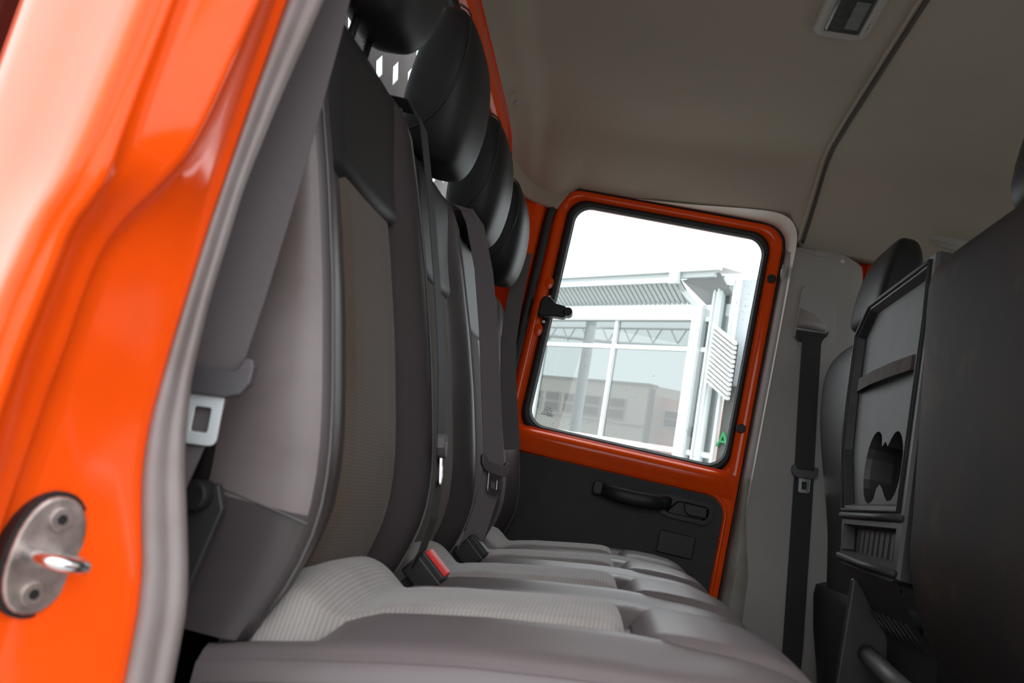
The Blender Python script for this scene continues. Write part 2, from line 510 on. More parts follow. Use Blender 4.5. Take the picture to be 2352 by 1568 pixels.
# ================================================================== FAR DOOR
door = empty('door_1', (0.01, 2.25, FLOOR_Z))
struct(door, 'orange far door with framed window')
DX0, DX1 = -0.300, 0.336
o0 = rr(DX0, DX1, -0.46, 0.838, (0.03, 0.03, 0.062, 0.062), 8)
o1 = rr(DX0+0.003, DX1-0.003, -0.457, 0.835, (0.03, 0.03, 0.06, 0.06), 8)
o2 = rr(DX0+0.012, DX1-0.011, 0.092, 0.824, (0.055, 0.055, 0.055, 0.055), 8)
o2b = rr(DX0+0.020, DX1-0.026, 0.112, 0.818, (0.055, 0.055, 0.052, 0.052), 8)
o3 = rr(DX0+0.030, DX1-0.034, 0.134, 0.812, (0.055, 0.055, 0.050, 0.050), 8)
o4 = rr(DX0+0.036, DX1-0.037, 0.139, 0.809, (0.055, 0.055, 0.050, 0.050), 8)
frame = mk('door_frame', *loft_y([(o0, 2.282), (o0, 2.250), (o1, 2.244), (o2, 2.243), (o2b, 2.2445), (o3, 2.256), (o4, 2.268), (o4, 2.282)]), PAINT, door, smooth=True)
# rounded sill bulge under the window
sill_rows = []
for k in range(25):
    xx = lerp(-0.296, 0.331, k/24)
    e = min(1, (1-abs(2*k/24-1))*7)
    sill_rows.append([(xx, 2.252, 0.1445), (xx, lerp(2.246, 2.240, e), 0.1435), (xx, lerp(2.244, 2.232, e), 0.1405), (xx, lerp(2.243, 2.226, e), 0.1355), (xx, lerp(2.242, 2.222, e), 0.1285), (xx, lerp(2.242, 2.221, e), 0.120), (xx, lerp(2.242, 2.224, e), 0.110), (xx, lerp(2.242, 2.229, e), 0.100), (xx, lerp(2.242, 2.233, e), 0.091), (xx, lerp(2.242, 2.235, e), 0.083), (xx, 2.246, 0.076)])
mk('window_sill', *grid(sill_rows), PAINT, frame, smooth=True)
# black rubber seal and pane
s0 = rr(-0.268, 0.303, 0.136, 0.814, 0.056, 8); s1 = rr(-0.262, 0.298, 0.141, 0.809, 0.054, 8); s2 = rr(-0.250, 0.291, 0.152, 0.799, 0.050, 8); s3 = rr(-0.244, 0.287, 0.157, 0.795, 0.047, 8)
seal = mk('window_seal', *loft_y([(s0, 2.262), (s0, 2.256), (s1, 2.249), (s2, 2.249), (s3, 2.256), (s3, 2.272)]), RUBBER, door, smooth=True)
pane = mk('window_pane', [(a, 2.262, b) for a, b in s3], [tuple(range(len(s3)))], PANE, door)
s4 = rr(-0.2415, 0.2845, 0.1595, 0.7925, 0.046, 8)
mk('pane_rim', *loft_y([(s3, 2.261), (s4, 2.260), (s4, 2.264)]), mat('pane_edge', (0.35, 0.38, 0.38), 0.3), pane, smooth=True)
# etched maker's mark: three short lines and two rings
marks = []
for r_, (nx, x0) in enumerate([(2, -0.2035), (5, -0.2085), (5, -0.2105), (6, -0.213)]):
    for k in range(nx):
        xx = x0 + k*0.0052 + (0.004 if r_ == 0 and k else 0); zz = 0.2085 - r_*0.0062
        marks.append(box((xx, 2.2600, zz), (xx+0.0036, 2.2606, zz+0.0011)))
        marks.append(box((xx, 2.2600, zz+0.0024), (xx+0.0036, 2.2606, zz+0.0033)))
        marks.append(box((xx+(0.0 if (k+r_) % 2 else 0.0027), 2.2600, zz), (xx+(0.0009 if (k+r_) % 2 else 0.0036), 2.2606, zz+0.0033)))
for cx in (-0.1935, -0.1835):
    marks.append(tube([(cx+0.0042*math.cos(a*math.pi/6), 2.2603, 0.192+0.0042*math.sin(a*math.pi/6)) for a in range(13)], 0.0005, 5))
mk('glass_mark', *join(*marks), INK, pane)
# dried rain drops along the lower and side edges
dr = []
for k in range(230):
    side = random.random()
    if side < 0.40: a, b = random.gauss(0.268, 0.010), random.uniform(0.18, 0.75)
    elif side < 0.62: a, b = random.gauss(-0.225, 0.010), random.uniform(0.2, 0.75)
    elif side < 0.80: a, b = random.uniform(-0.2, 0.25), random.gauss(0.18, 0.02)
    else: a, b = random.uniform(-0.22, 0.27), random.uniform(0.2, 0.60)
    if not (-0.238 < a < 0.281 and 0.165 < b < 0.78): continue
    q = random.uniform(0.0005, 0.0013)
    dr.append(([(a-q, 2.2607, b), (a, 2.2607, b-q), (a+q, 2.2607, b), (a, 2.2607, b+q), (a, 2.2600, b)], [(0,1,4),(1,2,4),(2,3,4),(3,0,4)]))
dd = mk('rain_spot', *join(*dr), DROP, pane); dd['kind'] = 'stuff'
# lower sheet and dark door card
mk('door_sheet', *prism(rr(-0.297, 0.333, -0.457, 0.15, (0.02, 0.02, 0.01, 0.01)), 'y', 2.247, 2.265), PAINT, door)
card = mk('door_card', *prism(rr(-0.2935, 0.309, -0.44, 0.0775, (0.02, 0.03, 0.05, 0.012), 8), 'y', 2.2345, 2.2465), PANEL, door, bevel=0.0015)
mk('card_beading', *tube([(-0.30, 2.240, 0.0835)] + [(x, 2.240, 0.0835) for x in (-0.1, 0.1, 0.25)] + [(0.262+0.0535*math.sin(a*math.pi/12), 2.240, 0.030+0.0535*math.cos(a*math.pi/12)) for a in range(7)] + [(0.3155, 2.240, -0.1), (0.3155, 2.240, -0.42)], 0.0045, 8), PAINT, door, smooth=True)
for (x, z) in [(0.027, 0.0605), (0.255, 0.058), (0.293, -0.023), (0.291, -0.101), (-0.22, -0.11), (-0.215, 0.055)]:
    rv = mk('rivet', *join(disc((x, 2.2345, z), 0.0075, 14, (0, -1, 0), 0.0016), disc((x, 2.2330, z), 0.0042, 12, (0, -1, 0), 0.0022)), PANEL, card, bevel=0.0006)
# pull handle: a bowed black bar running into the release bowl
hp = []
for k in range(17):
    t = k/16
    hp.append(((-0.022 + 0.196*t), 2.190 + 0.042*(2*t-1)**4, 0.030 - 0.0075*math.sin(math.pi*t) + 0.004*t))
rows = []
for i, p in enumerate(hp):
    t = i/16
    hz = 0.0165 + 0.0035*math.sin(math.pi*min(1, t*1.0)) - (0.003 if i in (0,) else 0)
    rows.append([(p[0], p[1]+0.010*math.cos(a), p[2]+hz*math.sin(a)) for a in [2*math.pi*j/12 for j in range(12)]])
ph = mk('pull_handle', *grid(rows, True, True), PLASTIC, door, smooth=True)
mk('handle_foot', *prism(rr(-0.034, -0.006, 0.012, 0.050, 0.010), 'y', 2.205, 2.236), PLASTIC, ph, bevel=0.004)
bowl_o = [(0.122, 0.036), (0.136, 0.052), (0.168, 0.056), (0.264, 0.057), (0.277, 0.051), (0.282, 0.040), (0.281, 0.018), (0.272, 0.004), (0.262, -0.001), (0.172, -0.001), (0.155, 0.003)]
bowl_i = [(0.162, 0.012), (0.186, 0.043), (0.196, 0.046), (0.262, 0.046), (0.271, 0.040), (0.271, 0.022), (0.262, 0.010), (0.172, 0.009)]
V1 = holed(bowl_o, [bowl_i], lambda p: (p[0], 2.2225, p[1]))
n = len(bowl_o); side = grid([[(a, 2.2225, b) for a, b in bowl_o], [(a, 2.236, b) for a, b in bowl_o]], True)
ins = grid([[(a, 2.2225, b) for a, b in bowl_i], [(lerp(a, 0.222, 0.12), 2.233, lerp(b, 0.027, 0.12)) for a, b in bowl_i]], True)
flo = ([(lerp(a, 0.222, 0.12), 2.2332, lerp(b, 0.027, 0.12)) for a, b in bowl_i], [tuple(range(len(bowl_i)))])
hb = mk('release_bowl', *join(V1, side, ins, flo), PLASTIC, door, fix=True)
mk('release_lever', *prism([(0.205, 0.0445), (0.266, 0.0445), (0.268, 0.016), (0.222, 0.014), (0.209, 0.024)], 'y', 2.2225, 2.2325), RUBBER, hb, bevel=0.003)
# small square cover
pk = mk('cover_plate', *prism(rr(0.158, 0.252, -0.094, -0.036, 0.006), 'y', 2.2275, 2.2347), PLASTIC, door, bevel=0.0025)
# black bump stops on the front edge of the frame
for (x, z) in [(0.3190, 0.685), (0.3130, 0.267)]:
    mk('bump_stop', *disc((x, 2.244, z), 0.0125, 20, (0, -1, 0), 0.006), RUBBER, door, bevel=0.002)
# hinge latch of the pop-out window
lt = mk('window_latch', *join(prism([(-0.280, 0.492), (-0.274, 0.506), (-0.256, 0.506), (-0.236, 0.492), (-0.210, 0.490), (-0.204, 0.484), (-0.202, 0.462), (-0.210, 0.456), (-0.232, 0.455), (-0.256, 0.450), (-0.280, 0.449)], 'y', 2.212, 2.246)), PLASTIC, door, bevel=0.004)
mk('latch_knob', *tube([(-0.199, 2.200, 0.4735), (-0.199, 2.236, 0.4735)], 0.0125, 16), PLASTIC, lt, bevel=0.003)
for z in (0.440, 0.512):
    mk('latch_screw', *disc((-0.262, 2.243, z), 0.0045, 10, (0, -1, 0), 0.003), STEEL, lt)
for z in (0.552, 0.415):
    mk('latch_dimple', *grid([[(-0.272+0.013*r*math.cos(a), 2.2428-0.0022*(1-r*r), z+0.018*r*math.sin(a)) for a in [j*math.pi/8 for j in range(16)]] for r in (1, 0.8, 0.5, 0.2, 0.02)], True), PAINT, frame, smooth=True)

# black aperture seal between the door and the rear pillar
ds = mk('trim_2', *tube([(-0.316, 2.244, z) for z in (-0.45, -0.2, 0.1, 0.4, 0.6, 0.72)] + [(-0.312, 2.244, 0.768), (-0.298, 2.245, 0.815), (-0.270, 2.246, 0.838), (-0.23, 2.248, 0.8415), (0.0, 2.2485, 0.8415), (0.2, 2.2485, 0.8415), (0.27, 2.2485, 0.8415), (0.305, 2.248, 0.833), (0.33, 2.247, 0.808), (0.3385, 2.246, 0.77), (0.339, 2.246, 0.6), (0.339, 2.246, 0.2), (0.339, 2.246, -0.2), (0.339, 2.246, -0.45)], [0.0135]*7+[0.011, 0.007, 0.005, 0.0045, 0.0045, 0.0045, 0.0045, 0.0045]+[0.0045]*5, 10), RUBBER, smooth=True)
struct(ds, 'black rubber aperture seal around the far door')

# the near door, swung open past the photographer's right shoulder
SKIP = ('glass_mark', 'rain_spot', 'pane_rim')
def copy_door(o, parent):
    c = o.copy(); COL.objects.link(c); c.parent = parent
    for ch in list(o.children):
        if not ch.name.startswith(SKIP): copy_door(ch, c)
door2 = bpy.data.objects.new('door_2', None); COL.objects.link(door2)
ROOTLOC['door_2'] = Vector((0.40, 0.12, FLOOR_Z))
for ch in list(door.children):
    copy_door(ch, door2)
mo = Matrix(((0, 1, 0, 0.41), (1, 0, 0, 0.125), (0, 0, 1, FLOOR_Z + CZ), (0, 0, 0, 1)))
door2.matrix_world = mo
struct(door2, 'orange near door swung open beside the photographer')

# ================================================================== B PILLAR
bp = empty('trim_3', (0.44, 2.21, FLOOR_Z))
struct(bp, 'grey plastic pillar cover beside the far door')
def bp_left(z): return interp([(-0.47, 0.350), (-0.12, 0.343), (0.17, 0.340), (0.6, 0.341), (0.78, 0.342)], z)
def bp_right(z): return interp([(-0.47, 0.61), (0.2, 0.588), (0.5, 0.570), (0.70, 0.556), (0.78, 0.546)], z)
rows = []
for z in [-0.46, -0.3, -0.15, 0.0, 0.15, 0.3, 0.45, 0.6, 0.68, 0.73, 0.755, 0.766, 0.770]:
    a, b = bp_left(z), bp_right(z)
    drop = 0.0 if z < 0.76 else 0.006
    pts = [(a, 2.262), (a, 2.240), (a+0.002, 2.222), (a+0.008, 2.208), (a+0.018, 2.2005), (a+0.04, 2.199)]
    pts += [(lerp(a+0.04, b-0.04, t), 2.199 - 0.003*math.sin(math.pi*t)) for t in (0.25, 0.5, 0.75)]
    pts += [(b-0.04, 2.199), (b-0.018, 2.202), (b-0.008, 2.210), (b-0.002, 2.225), (b, 2.262)]
    row = []
    for (px, py) in pts:
        t = (px-a)/(b-a)
        zz = z
        if z > 0.6: zz = z + (0.012*math.sin(math.pi*t) - 0.016*ss(0.6, 1, t))*ss(0.6, 0.77, z)
        row.append((px, py+drop, zz))
    rows.append(row)
mk('pillar_shell', *grid(rows), TRIM, bp, smooth=True)
# dirty painted sill piece at its foot
mk('sill_piece', *grid([[(0.341, 2.262, z), (0.341, 2.225, z), (0.345, 2.203, z), (lerp(0.352, 0.395, ss(0.10, -0.15, z)), 2.1965, z), (lerp(0.353, 0.397, ss(0.10, -0.15, z)), 2.2, z)] for z in (-0.46, -0.3, -0.2, -0.1, -0.03, 0.04, 0.10, 0.14)]), mat('dirty_sill_paint', (0.30, 0.29, 0.26), 0.6, noise=9, col2=(0.20, 0.17, 0.12), stains=((0.03, 0.025, 0.02), 16.0, 0.66)), bp, smooth=True)
# cream edge strip between the door opening and the pillar / headliner
EDGE = mat('cream_lit_edge', (0.78, 0.75, 0.67), 0.55, noise=12, amount=0.12, stains=((0.10, 0.085, 0.06), 18.0, 0.68))  # cream made paler to carry the window light in its colour
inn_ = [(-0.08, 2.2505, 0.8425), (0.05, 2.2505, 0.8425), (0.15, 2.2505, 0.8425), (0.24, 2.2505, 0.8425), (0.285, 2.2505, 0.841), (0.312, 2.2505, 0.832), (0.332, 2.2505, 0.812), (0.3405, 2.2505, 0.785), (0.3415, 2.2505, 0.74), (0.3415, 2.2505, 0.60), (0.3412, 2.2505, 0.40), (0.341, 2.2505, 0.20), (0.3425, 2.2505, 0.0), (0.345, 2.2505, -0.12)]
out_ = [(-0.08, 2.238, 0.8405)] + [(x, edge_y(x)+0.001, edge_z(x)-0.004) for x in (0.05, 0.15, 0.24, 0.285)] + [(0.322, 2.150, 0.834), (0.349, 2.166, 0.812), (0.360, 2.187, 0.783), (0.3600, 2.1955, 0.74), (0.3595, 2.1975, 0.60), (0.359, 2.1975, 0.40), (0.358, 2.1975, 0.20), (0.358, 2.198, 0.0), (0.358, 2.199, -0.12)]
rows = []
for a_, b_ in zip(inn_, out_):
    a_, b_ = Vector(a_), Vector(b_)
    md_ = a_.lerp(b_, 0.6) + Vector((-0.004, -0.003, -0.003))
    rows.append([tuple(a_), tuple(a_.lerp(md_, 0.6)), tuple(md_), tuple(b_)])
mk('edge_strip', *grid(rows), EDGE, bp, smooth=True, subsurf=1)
# belt guide panel: outlined plate, guide nose and dark slot
gp = [(0.392, 0.53), (0.392, 0.655), (0.400, 0.670), (0.415, 0.671), (0.470, 0.654), (0.484, 0.640), (0.488, 0.625), (0.495, 0.548), (0.486, 0.515), (0.468, 0.494), (0.448, 0.488), (0.42, 0.50)]
gpl = mk('guide_plate', *prism(gp, 'y', 2.1925, 2.199), TRIM, bp, bevel=0.003)
mk('guide_nose', *grid([[(0.398, 2.193, z0), (0.400, 2.193-d, z0), (0.435, 2.193-d*1.25, z0-s*0.3), (0.466, 2.193-d, z0-s), (0.470, 2.193, z0-s)] for z0, d, s in ((0.607, 0.001, 0.030), (0.590, 0.010, 0.022), (0.572, 0.020, 0.004), (0.564, 0.022, 0.0), (0.557, 0.018, 0.0), (0.554, 0.002, 0.0))]), TRIM, gpl, smooth=True)
mk('guide_slot', *prism([(0.398, 0.548), (0.404, 0.546), (0.44, 0.541), (0.466, 0.547), (0.480, 0.560), (0.477, 0.545), (0.464, 0.530), (0.458, 0.520), (0.408, 0.516), (0.398, 0.525)], 'y', 2.1905, 2.1935), RUBBER, gpl)
mk('blank_cover', *prism(rr(0.409, 0.446, 0.7575, 0.7705, 0.004), 'y', 2.1945, 2.1975), TRIM, bp, bevel=0.001)
mk('trim_screw', *join(disc((0.484, 2.199, 0.756), 0.0055, 12, (0, -1, 0), 0.0025), box((0.480, 2.1955, 0.7553), (0.488, 2.197, 0.7567))), STEEL, bp)

hook = empty('coat_hook', (0.340, 2.20, 0.675))
tag(hook, 'small cream coat hook on the pillar edge beside the far door window', 'hook')
mk('hook_base', *obox((0.3435, 2.203, 0.700), (0.003, -0.002, 0), (0.003, 0.006, 0), (0, 0, 0.016)), TRIM_L, hook, bevel=0.002)
mk('hook_loop', *tube([(0.342, 2.200, 0.713), (0.339, 2.190, 0.714), (0.335, 2.182, 0.708), (0.334, 2.179, 0.695), (0.335, 2.180, 0.682), (0.338, 2.184, 0.675), (0.341, 2.189, 0.673), (0.342, 2.193, 0.678)], [0.003, 0.0035, 0.004, 0.004, 0.004, 0.004, 0.0035, 0.003], 8), TRIM_L, hook, smooth=True)

# ================================================================== NEAR DOORWAY
wj = empty('wall_near_jamb', (-0.36, 0.46, FLOOR_Z))
struct(wj, 'orange painted door jamb at the near doorway')
# curves traced along the jamb: (z, x)
cv_corner = [(-0.5, -0.350), (-0.2, -0.352), (0.00, -0.353), (0.035, -0.352), (0.06, -0.349), (0.085, -0.3465), (0.100, -0.341), (0.112, -0.3375), (0.145, -0.334), (0.225, -0.329), (0.35, -0.322), (0.55, -0.310), (0.86, -0.300)]
cv_h2 = [(-0.5, -0.344), (-0.2, -0.345), (0.007, -0.343), (0.054, -0.340), (0.085, -0.3385), (0.100, -0.332), (0.112, -0.326), (0.173, -0.324), (0.232, -0.321), (0.35, -0.314), (0.55, -0.303), (0.86, -0.290)]
cv_h1 = [(-0.5, -0.350), (-0.2, -0.350), (-0.015, -0.348), (0.013, -0.346), (0.06, -0.3455), (0.085, -0.342), (0.105, -0.334), (0.125, -0.321), (0.145, -0.309), (0.165, -0.303), (0.19, -0.299), (0.263, -0.290), (0.40, -0.278), (0.6, -0.265), (0.86, -0.25)]
cv_sl = [(-0.5, -0.255), (-0.3, -0.270), (-0.188, -0.282), (-0.142, -0.287), (-0.114, -0.293), (-0.085, -0.304), (-0.053, -0.314), (-0.02, -0.319), (0.04, -0.3205), (0.127, -0.320), (0.221, -0.317), (0.312, -0.313), (0.45, -0.304), (0.65, -0.29), (0.86, -0.28)]
cv_sr = [(-0.5, -0.232), (-0.3, -0.247), (-0.186, -0.258), (-0.138, -0.263), (-0.110, -0.271), (-0.082, -0.281), (-0.052, -0.292), (-0.024, -0.301), (0.017, -0.309), (0.073, -0.313), (0.166, -0.313), (0.24, -0.306), (0.329, -0.294), (0.45, -0.278), (0.65, -0.255), (0.86, -0.235)]
zs = [-0.5 + 1.35*k/110 for k in range(111)]
def sm_interp(tab, z, h=0.010):
    return sum(interp(tab, z+h*(k-3)/3) for k in range(7))/7
rows = []
for z in zs:
    c, h2, h1, sl = (sm_interp(t, z) for t in (cv_corner, cv_h2, cv_h1, cv_sl))
    rows.append([(-0.500, 0.60, z), (-0.496, 0.53, z), (-0.486, 0.503, z), (-0.470, 0.490, z), (-0.45, 0.4795, z), (lerp(-0.45, c, 0.4), lerp(0.4795, 0.4235, 0.4), z), (lerp(-0.45, c, 0.8), lerp(0.4795, 0.4235, 0.8), z), (c-0.006, 0.4235, z), (c-0.002, 0.4225, z), (c+0.001, 0.4225, z), (c+0.003, 0.4265, z),
                 (h2-0.0015, 0.430, z), (h2+0.0015, 0.4325, z), (h2+0.002, 0.436, z), (h2-0.001, 0.4405, z),
                 (lerp(h2, h1, 0.4)-0.002, 0.449, z), (lerp(h2, h1, 0.75)-0.001, 0.460, z), (h1, 0.468, z), (h1+0.0022, 0.4715, z), (h1+0.0015, 0.4755, z), (h1-0.002, 0.480, z),
                 (lerp(h1, sl, 0.3)-0.003, 0.492, z), (lerp(h1, sl, 0.6)-0.003, 0.512, z), (lerp(h1, sl, 0.85)-0.001, 0.530, z), (sl-0.001, 0.540, z), (sl+0.0015, 0.546, z), (sl+0.001, 0.552, z), (sl-0.002, 0.562, z)])
mk('jamb_sheet', *grid(rows), PAINT, wj, smooth=True)
mk('jamb_inner', *grid([[(sm_interp(cv_sl, z)-0.004, 0.572, z), (-0.36, 0.585, z), (-0.46, 0.60, z)] for z in zs[::4]]), SHELL_D, wj, smooth=True)
# weather strip with two lobes
rows = []
for z in zs:
    l, r_ = sm_interp(cv_sl, z), sm_interp(cv_sr, z)
    d = r_ - l
    # the strip faces the photographer: build it across from (l, .548) to (r, .572)
    base = Vector((l, 0.550, z)); top = Vector((r_, 0.570, z))
    nrm = Vector((0.45, -0.89, 0))
    prof = [(-0.02, -0.004), (0.0, 0.003), (0.10, 0.008), (0.24, 0.0105), (0.38, 0.0095), (0.50, 0.0070), (0.58, 0.0050), (0.66, 0.0052), (0.74, 0.0068), (0.86, 0.0065), (0.95, 0.003), (1.0, -0.004), (0.9, -0.010), (0.1, -0.008)]
    rows.append([tuple(base.lerp(top, t) + nrm*h) for t, h in prof])
ws = mk('trim_4', *grid(rows, True, True), RUBBER_G, smooth=True)
struct(ws, 'grey rubber weather strip along the near doorway')
# inner rear corner trim behind the belt (dark)
ic = mk('corner_trim', *grid([[(-0.46, 0.60, z), (-0.44, 0.615, z), (-0.40, 0.61, z), (-0.345, 0.592, z), (-0.33, 0.575, z)] for z in (-0.47, -0.2, 0.1, 0.4, 0.6, 0.85)]), SHELL_D, wj, smooth=True)

# door striker
st = empty('door_striker', (-0.331, 0.50, -0.15))
tag(st, 'worn steel door striker bolted to the orange jamb', 'striker')
SN = Vector((0.90, -0.42, 0.06)).normalized(); SU = Vector((0.03, 0.10, 1)); SU = (SU - SU.dot(SN)*SN).normalized(); SR = SU.cross(SN)
SCN = Vector((-0.331, 0.497, -0.1115))
def sp(a, b, h): return SCN + SR*a + SU*b + SN*h
plate = []
for k in range(28):
    a = 2*math.pi*k/28
    plate.append((0.0225*math.copysign(abs(math.cos(a))**0.9, math.cos(a)), 0.037*math.copysign(abs(math.sin(a))**0.85, math.sin(a))))
def ext(poly, h0, h1, sc=1.0):
    n = len(poly)
    v = [sp(a, b, h0) for a, b in poly] + [sp(a*sc, b*sc, h1) for a, b in poly]
    return v, [tuple(range(n)), tuple(range(n, 2*n))] + [(i, (i+1) % n, n+(i+1) % n, n+i) for i in range(n)]
mk('gasket', *ext([(a*1.10, b*1.06) for a, b in plate], -0.014, 0.0012), RUBBER, st)
pl = mk('striker_plate', *ext(plate, 0.0012, 0.0046, 0.97), STEEL, st, bevel=0.0012)
for b in (0.0225, -0.0235):
    hx = [(0.0062*math.cos(a*math.pi/3), b+0.0062*math.sin(a*math.pi/3)) for a in range(6)]
    bo = mk('bolt', *join(ext([(0.0078*math.cos(a*math.pi/8), b+0.0078*math.sin(a*math.pi/8)) for a in range(16)], 0.0046, 0.0066)), STEEL, pl, bevel=0.0008)
    mk('bolt_socket', *ext([(0.0035*math.cos(a*math.pi/3), b+0.0035*math.sin(a*math.pi/3)) for a in range(6)], 0.0062, 0.0070), RUBBER, bo)
loop = [sp(-0.012, -0.001, 0.002), sp(-0.012, -0.001, 0.022), sp(-0.011, -0.001, 0.028), sp(-0.008, -0.001, 0.0325), sp(0.0, -0.001, 0.0345), sp(0.008, -0.001, 0.0325), sp(0.011, -0.001, 0.028), sp(0.012, -0.001, 0.022), sp(0.012, -0.001, 0.002)]
mk('striker_loop', *tube(loop, 0.0046, 10), CHROME, st, smooth=True)

# ================================================================== REAR SEATS
PITCH = 0.375
CY = 0.8775
RID = [(-0.185, -0.252), (-0.155, -0.236), (-0.12, -0.222), (-0.07, -0.2125), (-0.02, -0.2165), (0.03, -0.228), (0.13, -0.256), (0.23, -0.2885), (0.33, -0.325), (0.42, -0.358), (0.50, -0.388)]
def ridge(z): return sum(interp(RID, z+0.02*(k-3)/3) for k in range(7))/7
HB = 0.1825
def back_half(z):
    return HB - 0.010*ss(0.0, -0.18, z) - 0.012*ss(0.34, 0.43, z) - 0.022*ss(0.42, 0.465, z)
def back_off(y, z, h):
    u = abs(y)/h
    o = -0.024*(1-ss(0.46, 0.90, u)) - 0.010*ss(0.94, 1.0, u)
    o *= (1 - 0.45*ss(0.30, 0.44, z))
    return o - 0.022*(1 - y/h)/2
def top_roll(z):
    t = max(0, (z-0.425)/0.040)
    return -0.034*(1-math.sqrt(max(0, 1-min(1, t)**2)))
def make_seat():
    root = empty('rear_seat', (-0.08, CY, FLOOR_Z))
    # ---------------- backrest body
    rows = []
    zz = [-0.185, -0.165, -0.14, -0.07] + [-0.11 + 0.025*k for k in range(22)] + [0.437, 0.447, 0.455, 0.461, 0.4645]
    zz = sorted(set(z for z in zz if z <= 0.4645))
    us = [-1, -0.985, -0.95, -0.90, -0.82, -0.74, -0.66, -0.58, -0.50, -0.42, -0.3, -0.15, 0, 0.15, 0.3, 0.42, 0.50, 0.58, 0.66, 0.74, 0.82, 0.90, 0.95, 0.985, 1]
    for z in zz:
        h = back_half(z)
        row = []
        for u in us:
            y = u*h
            e = -0.012 if abs(u) == 1 else 0
            row.append((ridge(z) + back_off(y, z, h) + top_roll(z) + e, CY + y, z))
        xb = ridge(z) - 0.095
        xb = max(xb, -0.440)
        tr = top_roll(z)
        for u, dx in ((1.0, -0.045), (1.0, -0.075), (0.94, -0.095), (0.5, -0.10), (0, -0.10), (-0.5, -0.10), (-0.94, -0.095), (-1.0, -0.075), (-1.0, -0.045)):
            row.append((max(ridge(z)+dx*(1+0.55*ss(0.30, 0.0, z)), -0.443) - tr*0.7 if dx < -0.05 else ridge(z)+dx, CY + u*h, z))
        rows.append(row)
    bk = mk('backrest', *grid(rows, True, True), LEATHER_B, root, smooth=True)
    for sgn in (-1, 1):
        sp_ = []
        for z in zz[:-3]:
            h = back_half(z)
            xf = ridge(z) + back_off(sgn*h*0.96, z, h) + top_roll(z) - 0.004
            xb = max(ridge(z) - 0.078*(1+0.55*ss(0.30, 0.0, z)), -0.440)
            sp_.append([(lerp(xf, xb, t), CY + sgn*(h*lerp(0.975, 1.0, min(1, t*8)) + 0.0016 + 0.003*math.sin(math.pi*t)), z) for t in (0, 0.06, 0.13, 0.3, 0.5, 0.7, 0.9, 1.0)])
        up_ = [r for r in sp_ if r[0][2] > -0.071]; lo_ = [r for r in sp_ if r[0][2] < -0.069]
        if not any(abs(r[0][2]+0.07) < 0.002 for r in sp_): lo_.append(up_[0])
        mk('side_panel', *grid(up_), SIDE, root, smooth=True)
        mk('side_cover', *grid(lo_), LEATHER_B, root, smooth=True)
    # ribbed cloth centre
    def patch(z0, z1, hw, lift, crown, tuck, nz, ny, corner, name, material, parent, zcurve=0.0):
        rows = []
        for i in range(nz+1):
            t = i/nz
            row = []
            for j in range(ny+1):
                u = 2*j/ny - 1
                y = u*hw
                z = lerp(z0 + zcurve*(1-u*u), z1, t)
                h = back_half(z)
                ez = min(t, 1-t)*(z1-z0); ey = (1-abs(u))*hw
                d = min(ez, ey)
                edge = (1-min(1, d/tuck))**2
                X = ridge(z) + back_off(0, z, h)*1.0 + top_roll(z) + lift + crown*(1-u*u) - 0.014*edge
                if abs(u)*hw/h > 0.42:
                    X += back_off(y, z, h) - back_off(0, z, h)
                else:
                    X += 0.011*y/h
                row.append((X, CY+y, z))
            rows.append(row)
        return mk(name, *grid(rows), material, parent, smooth=True)
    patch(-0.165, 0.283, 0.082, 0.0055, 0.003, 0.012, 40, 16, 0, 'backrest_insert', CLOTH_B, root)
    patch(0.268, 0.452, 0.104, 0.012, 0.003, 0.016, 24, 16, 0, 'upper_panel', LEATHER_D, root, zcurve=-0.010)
    for sgn in (-1, 1):
        path = [(ridge(z) + back_off(sgn*0.945*back_half(z), z, back_half(z)) + top_roll(z) + 0.0006, CY + sgn*0.945*back_half(z), z) for z in [-0.16+0.025*k for k in range(24)] + [0.45]]
        mk('piping', *tube(path, 0.0016, 6), PIPING, bk, smooth=True)
        path = [(lerp(-0.238, -0.335, k/6), CY + sgn*(back_half(-0.07)+0.0044), lerp(-0.076, -0.062, k/6)) for k in range(7)]
        mk('side_seam', *tube(path, 0.0012, 5), PIPING, bk, smooth=True)
    # ---------------- headrest
    prof = [(0.453, -0.352, -0.385, 0.036), (0.457, -0.341, -0.402, 0.052), (0.465, -0.335, -0.414, 0.062), (0.481, -0.329, -0.428, 0.080), (0.505, -0.324, -0.438, 0.091), (0.54, -0.321, -0.443, 0.099), (0.575, -0.322, -0.441, 0.103), (0.605, -0.325, -0.438, 0.105), (0.635, -0.331, -0.434, 0.104), (0.662, -0.339, -0.429, 0.101), (0.683, -0.350, -0.422, 0.096), (0.697, -0.362, -0.413, 0.087), (0.703, -0.375, -0.402, 0.070)]
    rows = []
    for (z, xf, xb, hw) in prof:
        cx, hx = (xf+xb)/2, (xf-xb)/2
        row = []
        for k in range(32):
            a = 2*math.pi*k/32
            c, s = math.cos(a), math.sin(a)
            row.append((cx + hx*math.copysign(abs(c)**0.62, c), CY + hw*math.copysign(abs(s)**0.55, s), z))
        rows.append(row)
    hr = mk('headrest', *grid(rows, True, True), LEATHER_D, root, smooth=True, subsurf=1)
